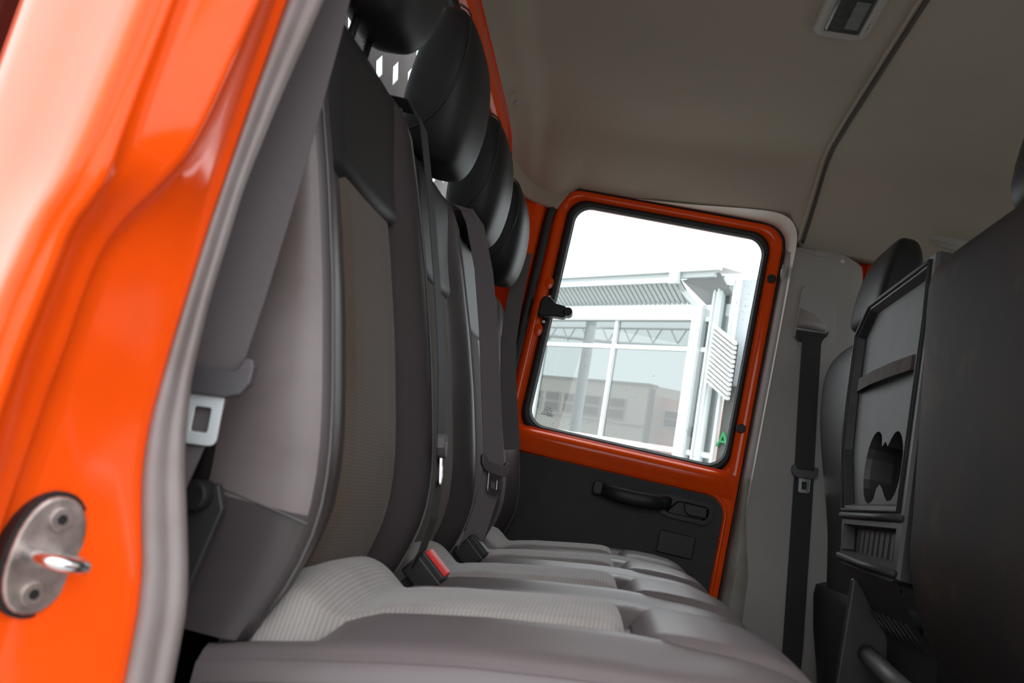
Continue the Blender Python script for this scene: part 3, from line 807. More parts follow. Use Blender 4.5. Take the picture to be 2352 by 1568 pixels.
    for sgn in (-1, 1):
        path = [(-0.378, 0.090, 0.699), (-0.354, 0.0985, 0.678), (-0.344, 0.1030, 0.62), (-0.347, 0.1055, 0.575), (-0.358, 0.1025, 0.535), (-0.376, 0.0965, 0.505), (-0.400, 0.0865, 0.487), (-0.425, 0.0785, 0.482)]
        pts = smooth_tab(path, 22)
        mk('headrest_piping', *tube([(p[0], CY + sgn*p[1], p[2]) for p in pts], 0.0017, 6), LEATHER_D, hr, smooth=True)
        mk('headrest_post', *tube([(-0.396, CY+sgn*0.026, 0.40), (-0.394, CY+sgn*0.026, 0.485)], 0.005, 10), PLASTIC, root, smooth=True)
    # ---------------- cushion
    ZI = [(-0.30, -0.165), (-0.285, -0.149), (-0.268, -0.134), (-0.252, -0.128), (-0.236, -0.130), (-0.220, -0.141), (-0.208, -0.151), (-0.197, -0.152), (-0.18, -0.1465), (-0.14, -0.1365), (-0.09, -0.1275), (-0.04, -0.1185), (0.0, -0.112), (0.02, -0.1095), (0.034, -0.1105), (0.045, -0.117), (0.052, -0.121), (0.060, -0.116), (0.074, -0.105), (0.10, -0.1015), (0.14, -0.100), (0.175, -0.1015), (0.198, -0.107), (0.214, -0.117), (0.224, -0.130), (0.230, -0.150)]
    ZB = [(-0.30, -0.176), (-0.26, -0.164), (-0.20, -0.150), (-0.14, -0.1365), (-0.08, -0.1245), (0.0, -0.1125), (0.05, -0.1065), (0.08, -0.105), (0.14, -0.1035), (0.175, -0.1055), (0.198, -0.110), (0.214, -0.119), (0.224, -0.131), (0.230, -0.150)]
    def zi(x): return (interp(ZI, x-0.004)+interp(ZI, x)+interp(ZI, x+0.004))/3
    def zb(x): return (interp(ZB, x-0.006)+interp(ZB, x)+interp(ZB, x+0.006))/3
    xs = [-0.30 + 0.0125*k for k in range(41)] + [0.207, 0.214, 0.220, 0.225, 0.229]
    HC = 0.1845
    ys = [-1, -0.995, -0.985, -0.96, -0.92, -0.86, -0.78, -0.70, -0.62, -0.55, -0.48, -0.40, -0.25, 0, 0.25, 0.40, 0.48, 0.55, 0.62, 0.70, 0.78, 0.86, 0.92, 0.96, 0.985, 0.995, 1]
    def zbody(x, u):
        a = abs(u)
        near = 0.012*ss(0.50, 0.86, -u)*ss(0.20, 0.06, x)
        z = lerp(min(zi(x), zb(x)) - 0.010, zb(x), ss(0.38, 0.53, a) if x > -0.20 else ss(0.75, 0.95, a))
        z -= 0.005*ss(0.80, 0.93, a) + 0.013*ss(0.93, 1.0, a) + near
        return z
    rows = []
    for x in xs:
        row = [(x, CY-HC, -0.27), (x, CY-HC, zb(x)-0.05)]
        row += [(x, CY+u*HC, zbody(x, u)) for u in ys]
        row += [(x, CY+HC, zb(x)-0.05), (x, CY+HC, -0.27)]
        rows.append(row)
    for (x, z, q) in ((0.2325, -0.165, 0), (0.233, -0.20, 0), (0.230, -0.27, 0)):
        row = [(x, CY-HC, -0.27), (x, CY-HC, min(z, -0.20))]
        row += [(x, CY+u*HC, z) for u in ys]
        row += [(x, CY+HC, min(z, -0.20)), (x, CY+HC, -0.27)]
        rows.append(row)
    cu = mk('cushion', *grid(rows), LEATHER, root, smooth=True)
    def cpatch(x0, x1, hw, lift, crown, tuck, rnd, nx, ny, name, material):
        rows = []
        for i in range(nx+1):
            x = lerp(x0, x1, i/nx)
            row = []
            # plan outline with rounded ends
            e1 = max(0, (x-(x1-rnd))/rnd)
            hwx = hw*(1-0.22*(1-math.sqrt(max(0, 1-e1*e1)))) if e1 > 0 else hw + 0.062*ss(-0.150, -0.235, x)
            for j in range(ny+1):
                u = 2*j/ny-1
                d = min((1-abs(u))*hwx, x1-x)
                edge = (1-min(1, d/tuck))**2
                row.append((x, CY+u*hwx, zi(x)+lift+crown*(1-u*u)-(0.016+0.035*ss(-0.16, -0.235, x))*edge - 0.020*ss(-0.17, -0.24, x)*abs(u)**3))
            rows.append(row)
        return mk(name, *grid(rows), material, root, smooth=True)
    cpatch(-0.30, 0.050, 0.100, 0.003, 0.006, 0.014, 0.03, 90, 18, 'cushion_insert', CLOTH)
    # front pad
    rows = []
    for i in range(25):
        x = lerp(0.056, 0.2265, i/24)
        e0 = max(0, 1-(x-0.056)/0.03)
        hwx = 0.112*(1-0.25*e0*e0)
        row = []
        for j in range(17):
            u = 2*j/16-1
            d = min((1-abs(u))*hwx, (x-0.052)*0.8)
            edge = (1-min(1, d/0.016))**2
            row.append((x, CY+u*hwx, zi(x)+0.002+0.004*(1-u*u)-0.012*edge))
        rows.append(row)
    mk('front_pad', *grid(rows), LEATHER, root, smooth=True)
    for sgn in (-1, 1):
        path = [(x, CY+sgn*(HC+0.0002), zb(x)-0.050) for x in [-0.29+0.05*k for k in range(10)]] + [(0.185, CY+sgn*HC, zb(0.185)-0.052), (0.205, CY+sgn*(HC-0.001), -0.175), (0.218, CY+sgn*(HC-0.001), -0.20), (0.225, CY+sgn*(HC-0.001), -0.24)]
        mk('cushion_piping', *tube(path, 0.0026, 6), PIPING, cu, smooth=True)
    mk('seat_base', *box((-0.27, CY-0.16, FLOOR_Z), (0.17, CY+0.16, -0.262)), SHELL_D, root, bevel=0.01)
    return root
seat = make_seat()
names = ['grey leather rear seat nearest the open doorway, brown stained cloth back', 'second rear seat from the open doorway, red belt button beside it', 'third rear seat from the open doorway, next to the far end seat', 'rear seat against the far orange door, last of the row']
seats = [seat] + [copy_tree(seat, (0, PITCH*k, 0)) for k in (1, 2, 3)]
for s_, l_ in zip(seats, names):
    tag(s_, l_, 'seat', 'rear bench seats')
for k_, up in ((0, 0.020), (3, 0.012)):            # headrests pulled up a notch
    for ch in seats[k_].children:
        if ch.name.startswith('headrest') and 'post' not in ch.name: ch.location.z += up

# pivot bolt and hinge bracket on the near seat
pv = seats[0]
hbk = mk('hinge_bracket', *prism([(-0.350, -0.075), (-0.318, -0.060), (-0.308, -0.080), (-0.325, -0.20), (-0.345, -0.262), (-0.385, -0.262), (-0.375, -0.15)], 'y', 0.680, 0.688), SHELL_D, pv, bevel=0.002)
mk('hinge_bolt', *join(tube([(-0.332, 0.690, -0.0735), (-0.332, 0.666, -0.0735)], 0.0135, 20), ), PLASTIC, hbk, bevel=0.003)
mk('bolt_hole', *disc((-0.332, 0.667, -0.0735), 0.0065, 14, (0, -1, 0), 0.0008), RUBBER, hbk)

# ================================================================== SEAT BELTS
def tongue(root, c, r, u, n, s=1.0, plate=None):
    """c top centre of the pad; r width dir, u up dir, n outward normal"""
    c, r, u, n = Vector(c), Vector(r).normalized(), Vector(u).normalized(), Vector(n).normalized()
    def P(a, b, h): return c + r*a*s + u*b*s + n*h*s
    pts = [(-0.036, 0.006), (-0.033, 0.012), (-0.026, 0.012), (-0.023, 0.004), (-0.020, 0.001), (0.020, 0.001), (0.023, 0.004), (0.026, 0.012), (0.033, 0.012), (0.036, 0.006), (0.035, -0.008), (0.028, -0.018), (0.016, -0.022), (-0.016, -0.022), (-0.028, -0.018), (-0.035, -0.008)]
    k = len(pts)
    v = [P(a, b, -0.004) for a, b in pts] + [P(a, b, 0.008) for a, b in pts]
    f = [tuple(range(k)), tuple(range(k, 2*k))] + [(i, (i+1) % k, k+(i+1) % k, k+i) for i in range(k)]
    pad = mk('tongue_grip', v, f, GRIP, root, bevel=0.002*s)
    out = rr(-0.0150, 0.0150, -0.061, -0.014, (0.006, 0.006, 0.001, 0.001), 4)
    inn = rr(-0.0070, 0.0070, -0.051, -0.031, 0.002, 4)
    rows = [[P(a, b, h) for a, b in lp] for lp, h in ((out, 0.0006), (out, 0.0034), (inn, 0.0034), (inn, 0.0006), (out, 0.0006))]
    mk('tongue_plate', *grid(rows, True), plate or CHROME, root, bevel=0.0005)
# nearest belt
b1 = empty('seat_belt', (-0.328, 0.640, -0.30))
tag(b1, 'grey seat belt with bright metal tongue beside the nearest rear seat', 'seat belt', 'rear seat belts')
mk('webbing', *ribbon([(-0.360, 0.625, -0.30), (-0.352, 0.628, -0.12), (-0.340, 0.632, -0.03), (-0.330, 0.635, 0.03), (-0.328, 0.637, 0.10), (-0.328, 0.640, 0.22), (-0.330, 0.640, 0.34), (-0.336, 0.636, 0.50), (-0.345, 0.630, 0.66)], (1, 0.05, 0), 0.048), WEB_G, b1, smooth=False)
tongue(b1, (-0.3275, 0.631, 0.030), (1, 0.10, 0.10), (-0.10, 0.0, 1), (0.1, -1, 0), plate=SATIN)
# belt between first and second seat, hanging edge-on
b2 = empty('seat_belt', (-0.235, 1.055, -0.18))
tag(b2, 'thin black belt hanging edge-on between the first and second rear seats', 'seat belt', 'rear seat belts')
mk('webbing', *ribbon([(-0.405, 1.055, 0.470), (-0.374, 1.055, 0.469), (-0.350, 1.055, 0.445), (-0.312, 1.055, 0.34), (-0.275, 1.055, 0.23), (-0.241, 1.056, 0.12), (-0.222, 1.058, 0.04), (-0.209, 1.058, -0.02), (-0.204, 1.058, -0.07), (-0.208, 1.056, -0.115), (-0.214, 1.055, -0.135)], (0.0, 1, 0), 0.046), WEB, b2)
tongue(b2, (-0.2165, 1.050, 0.024), (-0.14, 1, 0), (-0.22, 0, 1), (1, 0.14, 0.2), s=0.9)
# belt with tongue between third and fourth seat
b3 = empty('seat_belt', (-0.20, 1.44, -0.16))
tag(b3, 'black belt with small chrome tongue hanging before the third rear seat', 'seat belt', 'rear seat belts')
mk('webbing', *ribbon([(-0.392, 1.492, 0.478), (-0.368, 1.490, 0.477), (-0.343, 1.484, 0.448), (-0.302, 1.468, 0.36), (-0.264, 1.452, 0.25), (-0.226, 1.444, 0.12), (-0.197, 1.44, 0.02), (-0.194, 1.44, -0.03), (-0.200, 1.44, -0.10), (-0.208, 1.44, -0.138)], (0.80, 0.60, 0), 0.040), WEB_G, b3)
tongue(b3, (-0.194, 1.432, 0.018), (0.80, 0.60, -0.10), (-0.16, 0, 1), (0.6, -0.8, 0.1), s=0.82)
# far end belt coming down from its guide
b4 = empty('seat_belt', (-0.32, 2.10, 0.10))
tag(b4, 'grey belt slanting behind the far end headrest', 'seat belt', 'rear seat belts')
mk('webbing', *ribbon([(-0.345, 2.150, 0.60), (-0.340, 2.130, 0.54), (-0.332, 2.10, 0.44), (-0.318, 2.06, 0.34), (-0.292, 2.03, 0.24), (-0.262, 2.02, 0.14), (-0.24, 2.02, 0.07)], (0.9, 0.4, 0.1), 0.042), WEB_G, b4)
# front seat belt on the pillar
b5 = empty('seat_belt', (0.50, 2.185, -0.45))
tag(b5, 'long black belt with chrome tongue on the grey pillar cover', 'seat belt')
mk('webbing', *ribbon([(0.4375, 2.1905, 0.548), (0.4385, 2.186, 0.535), (0.442, 2.183, 0.50), (0.4545, 2.183, 0.38), (0.478, 2.183, 0.18), (0.497, 2.183, 0.0), (0.521, 2.183, -0.233), (0.535, 2.186, -0.44)], (1, 0, 0.10), 0.048), WEB, b5)
mk('webbing_fan', *ribbon([(0.437, 2.1895, 0.549), (0.438, 2.1865, 0.534), (0.440, 2.184, 0.518)], (1, 0, 0.06), [0.070, 0.062, 0.048]), WEB, b5)
tongue(b5, (0.4770, 2.179, 0.190), (1, 0, 0.10), (-0.10, 0, 1), (0, -1, 0), s=0.92)

# buckles
def buckle(c, d, a, y, hw, hl, red, label):
    c = Vector(c); d = Vector(d).normalized(); a = Vector(a).normalized(); yv = Vector((0, 1, 0))
    root = empty('belt_buckle', (c.x, c.y, c.z - 0.06))
    tag(root, label, 'buckle')
    bd = mk('buckle_body', *obox(c, d*hw, yv*y, a*hl), PLASTIC, root, bevel=0.003)
    mk('buckle_seam', *obox(c + a*(hl*0.48), d*(hw+0.0004), yv*(y+0.0004), a*0.0007), PIPING, bd)
    if red:
        mk('release_button', *obox(c + a*(hl+0.002), d*(hw-0.003), yv*(y*0.75), a*0.004), RED, root, bevel=0.0015)
    else:
        mk('buckle_cap', *obox(c + a*(hl+0.001), d*(hw-0.002), yv*(y*0.8), a*0.002), SHELL_D, root, bevel=0.001)
    mk('buckle_stalk', *obox(c - a*(hl+0.03), d*hw*0.55, yv*y*0.4, a*0.032), PLASTIC, root)
buckle((-0.1990, 1.0665, -0.140), (0.80, 0, -0.60), (0.60, 0, 0.80), 0.014, 0.0225, 0.019, True, 'black belt buckle with red release button on the bench')
buckle((-0.2010, 1.4415, -0.136), (0.78, 0, -0.62), (0.62, 0, 0.78), 0.013, 0.0220, 0.022, False, 'plain black belt buckle standing behind the red buttoned one')

# ================================================================== FRONT SEATS
def slab(name, root, prof, y0, y1, thick, material, ry=0.05, rx=0.03, crown=0.012):
    """backrest: prof = (z, x of the rear face); rounded box across y"""
    pts = smooth_tab(prof, 26)
    rows = []
    zt, zb_ = pts[-1][0], pts[0][0]
    yc, hw = (y0+y1)/2, (y1-y0)/2
    for (z, x) in pts:
        e = max(0, (z-(zt-ry))/ry)
        sh = ry*(1-math.sqrt(max(0, 1-e*e)))
        h = hw - sh*0.9; t = thick - sh*0.6; x0 = x + sh*0.45
        cx = x0 + t/2
        row = []
        for k in range(40):
            a = 2*math.pi*k/40
            c, s = math.cos(a), math.sin(a)
            X = cx + t/2*math.copysign(abs(c)**0.38, c)
            if c < 0: X -= crown*(1-s*s)*0.0
            row.append((X, yc + h*math.copysign(abs(s)**0.34, s), z))
        rows.append(row)
    return mk(name, *grid(rows, True, True), material, root, smooth=True)

# near front (passenger) seat
ps = empty('front_seat', (0.52, 1.02, FLOOR_Z))
tag(ps, 'large dark scuffed front seat back at the right edge', 'seat')
slab('backrest', ps, [(-0.36, 0.60), (-0.24, 0.560), (-0.14, 0.515), (-0.06, 0.468), (0.02, 0.443), (0.10, 0.4365), (0.25, 0.425), (0.40, 0.412), (0.472, 0.410)], 0.74, 1.336, 0.15, VINYL, ry=0.035)
mk('cushion', *box((0.58, 0.78, -0.20), (1.0, 1.30, -0.06)), VINYL, ps, bevel=0.04, bseg=4)
mk('seat_base', *box((0.60, 0.82, FLOOR_Z), (0.98, 1.28, -0.19)), SHELL_D, ps, bevel=0.01)
hp = [(0.495, 0.462, 0.520, 0.10), (0.502, 0.444, 0.536, 0.115), (0.53, 0.436, 0.545, 0.122), (0.60, 0.444, 0.548, 0.122), (0.66, 0.458, 0.545, 0.115), (0.695, 0.474, 0.535, 0.10), (0.705, 0.49, 0.52, 0.08)]
def lump(name, root, prof, yc, material, pw=(0.5, 0.45)):
    rows = []
    for (z, x0, x1, hw) in prof:
        cx, hx = (x0+x1)/2, (x1-x0)/2
        row = []
        for k in range(32):
            a = 2*math.pi*k/32; c, s = math.cos(a), math.sin(a)
            row.append((cx+hx*math.copysign(abs(c)**pw[0], c), yc+hw*math.copysign(abs(s)**pw[1], s), z))
        rows.append(row)
    return mk(name, *grid(rows, True, True), material, root, smooth=True, subsurf=1)
lump('headrest', ps, hp, 1.025, LEATHER_D)
for y in (0.97, 1.08):
    mk('headrest_post', *tube([(0.49, y, 0.44), (0.49, y, 0.51)], 0.005, 10), CHROME, ps, smooth=True)

# middle seat: hard plastic back with tray, strap, cup recess and pocket
ms = empty('front_seat', (0.50, 1.53, FLOOR_Z))
tag(ms, 'middle front seat with hard plastic tray back and twin cup recess', 'seat')
XB = 0.450
def xs_(z): return XB - 0.012*(z/0.5)
outl = [(1.757, 0.452), (1.684, 0.503), (1.430, 0.505), (1.350, 0.508), (1.346, 0.40), (1.346, -0.012), (1.36, -0.018), (1.634, -0.010), (1.652, 0.004), (1.672, 0.075), (1.738, 0.205), (1.752, 0.30)]
def inset(poly, d):
    n = len(poly); out = []
    A = sum(poly[i][0]*poly[(i+1) % n][1]-poly[(i+1) % n][0]*poly[i][1] for i in range(n))
    sg = 1 if A > 0 else -1
    for i in range(n):
        p0, p1, p2 = Vector(poly[i-1]), Vector(poly[i]), Vector(poly[(i+1) % n])
        e1, e2 = (p1-p0).normalized(), (p2-p1).normalized()
        n1, n2 = Vector((-e1.y, e1.x))*sg, Vector((-e2.y, e2.x))*sg
        b = (n1+n2).normalized(); k = d/max(0.35, b.dot(n1))
        q = p1 + b*k
        out.append((q.x, q.y))
    return out
tray = [(1.757, 0.452), (1.684, 0.503), (1.430, 0.505), (1.365, 0.506), (1.358, 0.40), (1.362, 0.083), (1.675, 0.083), (1.738, 0.205), (1.752, 0.30)]
pocket = [(1.360, 0.072), (1.358, 0.000), (1.640, 0.004), (1.652, 0.010), (1.668, 0.072)]
ti, ti2 = inset(tray, 0.014), inset(tray, 0.021)
pi_, pi2 = inset(pocket, 0.009), inset(pocket, 0.013)
# cup recess outline (two lobes with a small middle one)
cup = []
def arc(cy, cz, ry, rz, a0, a1, n):
    return [(cy+ry*math.cos(math.radians(lerp(a0, a1, k/(n-1)))), cz+rz*math.sin(math.radians(lerp(a0, a1, k/(n-1))))) for k in range(n)]
cup += arc(1.463, 0.176, 0.036, 0.052, -62, 62, 9)[::1]
top = arc(1.463, 0.176, 0.036, 0.052, 62, 150, 5)[1:]
cupA = arc(1.463, 0.180, 0.035, 0.056, 150, -150, 17)      # near lobe
cup = [(1.4953, 0.205)]
cup = arc(1.572, 0.172, 0.047, 0.060, 55, 305, 17)           # far lobe, swept over its far side
mid_b = [(1.553, 0.124), (1.537, 0.132), (1.524, 0.128)] 
nearl = arc(1.468, 0.168, 0.042, 0.056, 230, 490, 17)
mid_t = [(1.506, 0.205), (1.520, 0.214), (1.538, 0.207), (1.552, 0.222)]
cup = arc(1.572, 0.170, 0.050, 0.066, 120, -120, 15)
cup = cup + [(1.540, 0.130), (1.524, 0.138), (1.508, 0.130)] + arc(1.468, 0.168, 0.044, 0.060, -58, -302, 15) + [(1.508, 0.204), (1.522, 0.214), (1.538, 0.206)]
put = lambda d: (lambda p: (xs_(p[1]) + d, p[0], p[1]))
def rowx(poly, d): return [put(d)(p) for p in poly]
# frame with two openings
fr = join(holed(outl, [ti, pi_], put(0.0)), grid([rowx(outl, 0.0), rowx(inset(outl, -0.003), 0.006), rowx(inset(outl, -0.003), 0.08)], True),
          grid([rowx(ti, 0.0), rowx(ti2, 0.014)], True), grid([rowx(pi_, 0.0), rowx(pi2, 0.020)], True))
shell = mk('seat_shell', *fr, SHELL_D, ms, bevel=0.0015)
mk('shell_body', *prism([(y, z) for y, z in inset(outl, 0.004)], 'x', XB+0.066, XB+0.15), VINYL, ms, bevel=0.01)
# beaded rim
rim = [put(-0.001)(p) for p in inset(tray, 0.006)]
mk('tray_rim', *tube(rim + rim[:1], 0.0042, 8, cap=False), SHELL, ms, smooth=True)
mk('tray', *holed(ti2, [cup], put(0.014)), SHELL, ms, smooth=False)
mk('cup_recess', *grid([rowx(cup, 0.0142), rowx([(lerp(a, 1.522, 0.03), lerp(b, 0.17, 0.03)) for a, b in cup], 0.024), rowx([(lerp(a, 1.522, 0.06), lerp(b, 0.17, 0.06)) for a, b in cup], 0.062)], True), SHELL_D, ms, smooth=False)
mk('cup_recess_floor', *holed([(lerp(a, 1.522, 0.06), lerp(b, 0.17, 0.06)) for a, b in cup], [], put(0.062)), SHELL_D, ms)
mk('retaining_strap', *ribbon([put(0.012)((1.392, 0.336)), put(0.004)((1.41, 0.336)), put(-0.001)((1.50, 0.3365)), put(-0.002)((1.60, 0.337)), put(0.003)((1.70, 0.338)), put(0.012)((1.722, 0.338))], (0, 0, 1), 0.026, 0.002), STRAP, ms)
mk('ledge_bar', *tube([put(-0.002)((1.345, 0.0785)), put(-0.004)((1.50, 0.0785)), put(-0.002)((1.672, 0.0785))], 0.0055, 8), SHELL, ms, smooth=True)
mk('pocket_lip', *tube([put(-0.003)((1.345, -0.005)), put(-0.006)((1.50, -0.003)), put(-0.003)((1.650, 0.004))], 0.0060, 8), SHELL, ms, smooth=True)
pf = mk('pocket_floor', *holed(pi2, [], put(0.020)), SHELL_D, ms)
for k in range(9):
    y = 1.40 + 0.027*k
    mk('pocket_rib', *obox(put(0.0195)((y, 0.038)), (0.0015, 0, 0), (0, 0.0016, 0), (0, 0, 0.026)), SHELL_D, pf)
# lower moulding below the pocket, with slanted ribs and a cross tube
mk('lower_shell', *grid([[(XB+0.002, 1.344, -0.016), (XB+0.0, 1.50, -0.014), (XB+0.002, 1.640, -0.008)], [(XB+0.035, 1.344, -0.07), (XB+0.035, 1.49, -0.065), (XB+0.035, 1.60, -0.055)], [(XB+0.075, 1.345, -0.115), (XB+0.075, 1.47, -0.115), (XB+0.075, 1.565, -0.115)], [(XB+0.085, 1.35, -0.20), (XB+0.085, 1.46, -0.20), (XB+0.085, 1.56, -0.20)], [(XB+0.10, 1.35, -0.45), (XB+0.10, 1.46, -0.45), (XB+0.10, 1.56, -0.45)]]), SHELL_D, ms, smooth=True)
for k in range(7):
    y = 1.38 + 0.028*k
    mk('lower_rib', *tube([(XB+0.040, y+0.01, -0.075), (XB+0.074, y-0.006, -0.112)], 0.003, 6), SHELL_D, ms, smooth=True)
mk('cross_tube', *tube([(XB+0.05, 1.575, -0.150), (XB+0.05, 1.45, -0.165), (XB+0.05, 1.34, -0.175)], 0.016, 14), mat('grey_tube', (0.10, 0.105, 0.11), 0.5, noise=12, col2=(0.08, 0.06, 0.045)), ms, smooth=True)
mk('side_stay', *box((XB+0.01, 1.585, -0.40), (XB+0.10, 1.600, -0.03)), SHELL_D, ms, bevel=0.004)
mk('cushion', *box((0.62, 1.36, -0.20), (1.0, 1.70, -0.06)), VINYL, ms, bevel=0.04, bseg=4)
mk('seat_base', *box((0.60, 1.38, FLOOR_Z), (0.98, 1.68, -0.19)), SHELL_D, ms, bevel=0.01)

# driver's seat beyond it
dv = empty('front_seat', (0.55, 1.96, FLOOR_Z))
tag(dv, 'driver seat of black leather with tall headrest on chrome posts', 'seat')
slab('backrest', dv, [(-0.30, 0.565), (-0.15, 0.552), (0.0, 0.533), (0.07, 0.521), (0.15, 0.502), (0.22, 0.484), (0.31, 0.465), (0.39, 0.458), (0.44, 0.464), (0.492, 0.485)], 1.775, 2.110, 0.15, LEATHER_D, ry=0.045)
hpf = [(0.508, 0.484, 0.530, 0.095), (0.514, 0.472, 0.548, 0.104), (0.535, 0.468, 0.556, 0.110), (0.58, 0.472, 0.560, 0.113), (0.63, 0.480, 0.560, 0.112), (0.665, 0.489, 0.555, 0.106), (0.688, 0.499, 0.545, 0.094), (0.700, 0.510, 0.532, 0.072)]
lump('headrest', dv, hpf, 1.872, LEATHER_D, (0.42, 0.36))
for y in (1.815, 1.925):
    mk('headrest_post', *tube([(0.503, y, 0.455), (0.505, y, 0.515)], 0.006, 12), CHROME, dv, smooth=True)
mk('base_cover', *grid([[(x0, y, z) for (x0, y) in ((0.66, 2.17), (xr, 2.165), (xr-0.004, 2.14), (xr-0.006, 1.9), (xr-0.004, 1.76), (xr+0.01, 1.735), (0.66, 1.73))] for z, xr in ((-0.066, 0.565), (-0.076, 0.545), (-0.10, 0.543), (-0.18, 0.556), (-0.26, 0.576), (-0.34, 0.596), (-0.45, 0.63))]), PLASTIC, dv, smooth=True)
mk('cushion', *box((0.60, 1.78, -0.18), (1.02, 2.14, -0.05)), LEATHER_D, dv, bevel=0.04, bseg=4)
mk('seat_base', *box((0.62, 1.80, FLOOR_Z), (0.98, 2.12, -0.17)), SHELL_D, dv, bevel=0.01)

# ================================================================== CEILING FITTINGS
dl = empty('dome_light', (0.252, 1.415, 0.945))
tag(dl, 'cream framed interior lamp on the headliner', 'lamp')
ZC = 0.9555
def zl(lp, z): return [(a, b, z) for a, b in lp]
f0 = rr(0.197, 0.302, 1.315, 1.498, 0.026, 6); f1 = rr(0.202, 0.297, 1.322, 1.490, 0.022, 6); f2 = rr(0.216, 0.286, 1.335, 1.478, 0.008, 6); f3 = rr(0.219, 0.283, 1.338, 1.475, 0.006, 6)
mk('lamp_frame', *grid([zl(f0, ZC), zl(f0, ZC-0.004), zl(f1, ZC-0.012), zl(f2, ZC-0.013), zl(f3, ZC-0.010), zl(f3, ZC-0.004)], True), TRIM_L, dl, smooth=True)
ln = mk('lamp_lens', *grid([zl(f3, ZC-0.0095), zl(rr(0.224, 0.278, 1.344, 1.469, 0.005, 6), ZC-0.0125)], True, True), LENS, dl)
mk('bulb_reflector', *box((0.252, 1.37, ZC-0.0130), (0.276, 1.455, ZC-0.0123)), mat('reflector', (0.16, 0.18, 0.17), 0.4, noise=60, amount=0.3), ln)
for k, (yy, r_) in enumerate(((1.432, 0.0022), (1.443, 0.0028), (1.454, 0.0022))):
    mk('switch_symbol', *box((0.2895-r_, yy-r_*1.3, ZC-0.0126), (0.2895+r_, yy+r_*1.3, ZC-0.0120)), INK, dl)

gh = empty('grab_handle', (0.69, 2.15, 0.80))
tag(gh, 'beige grab handle on the headliner above the driver seat', 'handle')
mk('handle_grip', *tube(smooth_tab([(0.645, 2.165, 0.862), (0.655, 2.145, 0.848), (0.70, 2.125, 0.836), (0.76, 2.118, 0.828), (0.83, 2.12, 0.826), (0.90, 2.14, 0.835), (0.92, 2.165, 0.85)], 24), 0.017, 12), TRIM_L, gh, smooth=True)
mk('handle_mount', *prism([(0.640, 0.835), (0.648, 0.882), (0.656, 0.889), (0.676, 0.886), (0.682, 0.872), (0.684, 0.835)], 'y', 2.130, 2.19), TRIM, gh, bevel=0.005)
mk('handle_mount', *prism([(0.89, 0.835), (0.898, 0.882), (0.906, 0.889), (0.926, 0.886), (0.932, 0.872), (0.934, 0.835)], 'y', 2.130, 2.19), TRIM, gh, bevel=0.005)

# ================================================================== OUTSIDE
# pierced headboard behind the rear window
hbd = empty('headboard_panel', (-0.62, 1.4, -0.6))
tag(hbd, 'grey pierced steel headboard outside the rear window', 'panel')
cells = []
PY, PZ = 0.094, 0.080
yy = 0.45; col = 0
V, Fc = [], []
def cell(yc, zc):
    o = len(V)
    hy, hz = PY/2, PZ/2
    outer = [(-hy, -hz), (0, -hz), (hy, -hz), (hy, 0), (hy, hz), (0, hz), (-hy, hz), (-hy, 0)]
    a, b = 0.026, 0.030
    inner = [(-a*0.5, -b*0.5), (0, -b), (a*0.5, -b*0.5), (a, 0), (a*0.5, b*0.5), (0, b), (-a*0.5, b*0.5), (-a, 0)]
    for (p, q) in outer: V.append((-0.62, yc+p, zc+q))
    for (p, q) in inner: V.append((-0.62, yc+p, zc+q))
    for i in range(8):
        j = (i+1) % 8
        Fc.append((o+i, o+j, o+8+j, o+8+i))
for c in range(17):
    for r_ in range(16):
        cell(0.94+PY*c, 0.02 + PZ*r_ + (PZ/2 if c % 2 else 0))
hp_ = mk('pierced_sheet', V, Fc, GALV, hbd, solid=0.003, fix=False)
pst = mk('headboard_post', *box((-0.76, 0.60, -1.0), (-0.60, 0.76, 1.6)), MAROON, hbd, bevel=0.006)
mk('headboard_post', *box((-0.68, 2.46, -1.0), (-0.60, 2.53, 1.6)), MAROON, hbd, bevel=0.006)
mk('lower_board', *box((-0.64, 0.43, -0.62), (-0.60, 2.46, -0.02)), GALV, hbd)

# glass hall across the yard
UW = Vector((-0.726, 0.688, 0.002)).normalized()
WW = Vector((-0.057, -0.064, 0.996)); WW = (WW - WW.dot(UW)*UW).normalized()
NW = UW.cross(WW)
PO = Vector((1.529, 20.0, 3.526))
def fb(u, w_, n=0.0): return PO + UW*u + WW*w_ + NW*n
def fbox(u0, u1, w0, w1, n0, n1):
    c = fb((u0+u1)/2, (w0+w1)/2, (n0+n1)/2)
    return obox(c, UW*(u1-u0)/2, WW*(w1-w0)/2, NW*(n1-n0)/2)
hall = empty('glass_hall', fb(2.5, -7, 0))
tag(hall, 'glass walled hall with white frames outside the far window', 'building')
U1 = 9.0
def hp3(name, *a, material=WHITE_M, parent=None): return mk(name, *fbox(*a), material, parent or hall)
# panes, bay by bay
bays = [(0.22, 2.78), (2.90, 5.60), (5.72, 8.9)]
for (a, b) in bays:
    for (c, d) in ((0.56, 1.20), (-1.90, 0.45), (-4.4, -2.04), (-6.6, -4.5)):
        mk('glass_pane', [fb(a, c, 0.02), fb(b, c, 0.02), fb(b, d, 0.02), fb(a, d, 0.02)], [(0,1,2,3)], FACADE, hall)
for u in (2.84, 5.66):
    hp3('mullion', u-0.055, u+0.055, -6.6, 1.22, -0.05, 0.06)
for w0 in (0.505, -1.97, -4.45):
    hp3('transom', 0.2, U1, w0-0.055, w0+0.055, -0.045, 0.055)
hp3('head_beam', 0.0, U1, 1.21, 1.60, -0.12, 0.12)
hp3('corner_column', -0.02, 0.26, -6.6, 1.58, -0.14, 0.05)
hp3('corner_column_flank', -0.06, -0.02, -6.6, 1.5, -0.10, 0.9, material=SOFFIT)
hp3('outer_column', -0.50, -0.24, -6.6, 2.3, -0.10, 0.14)
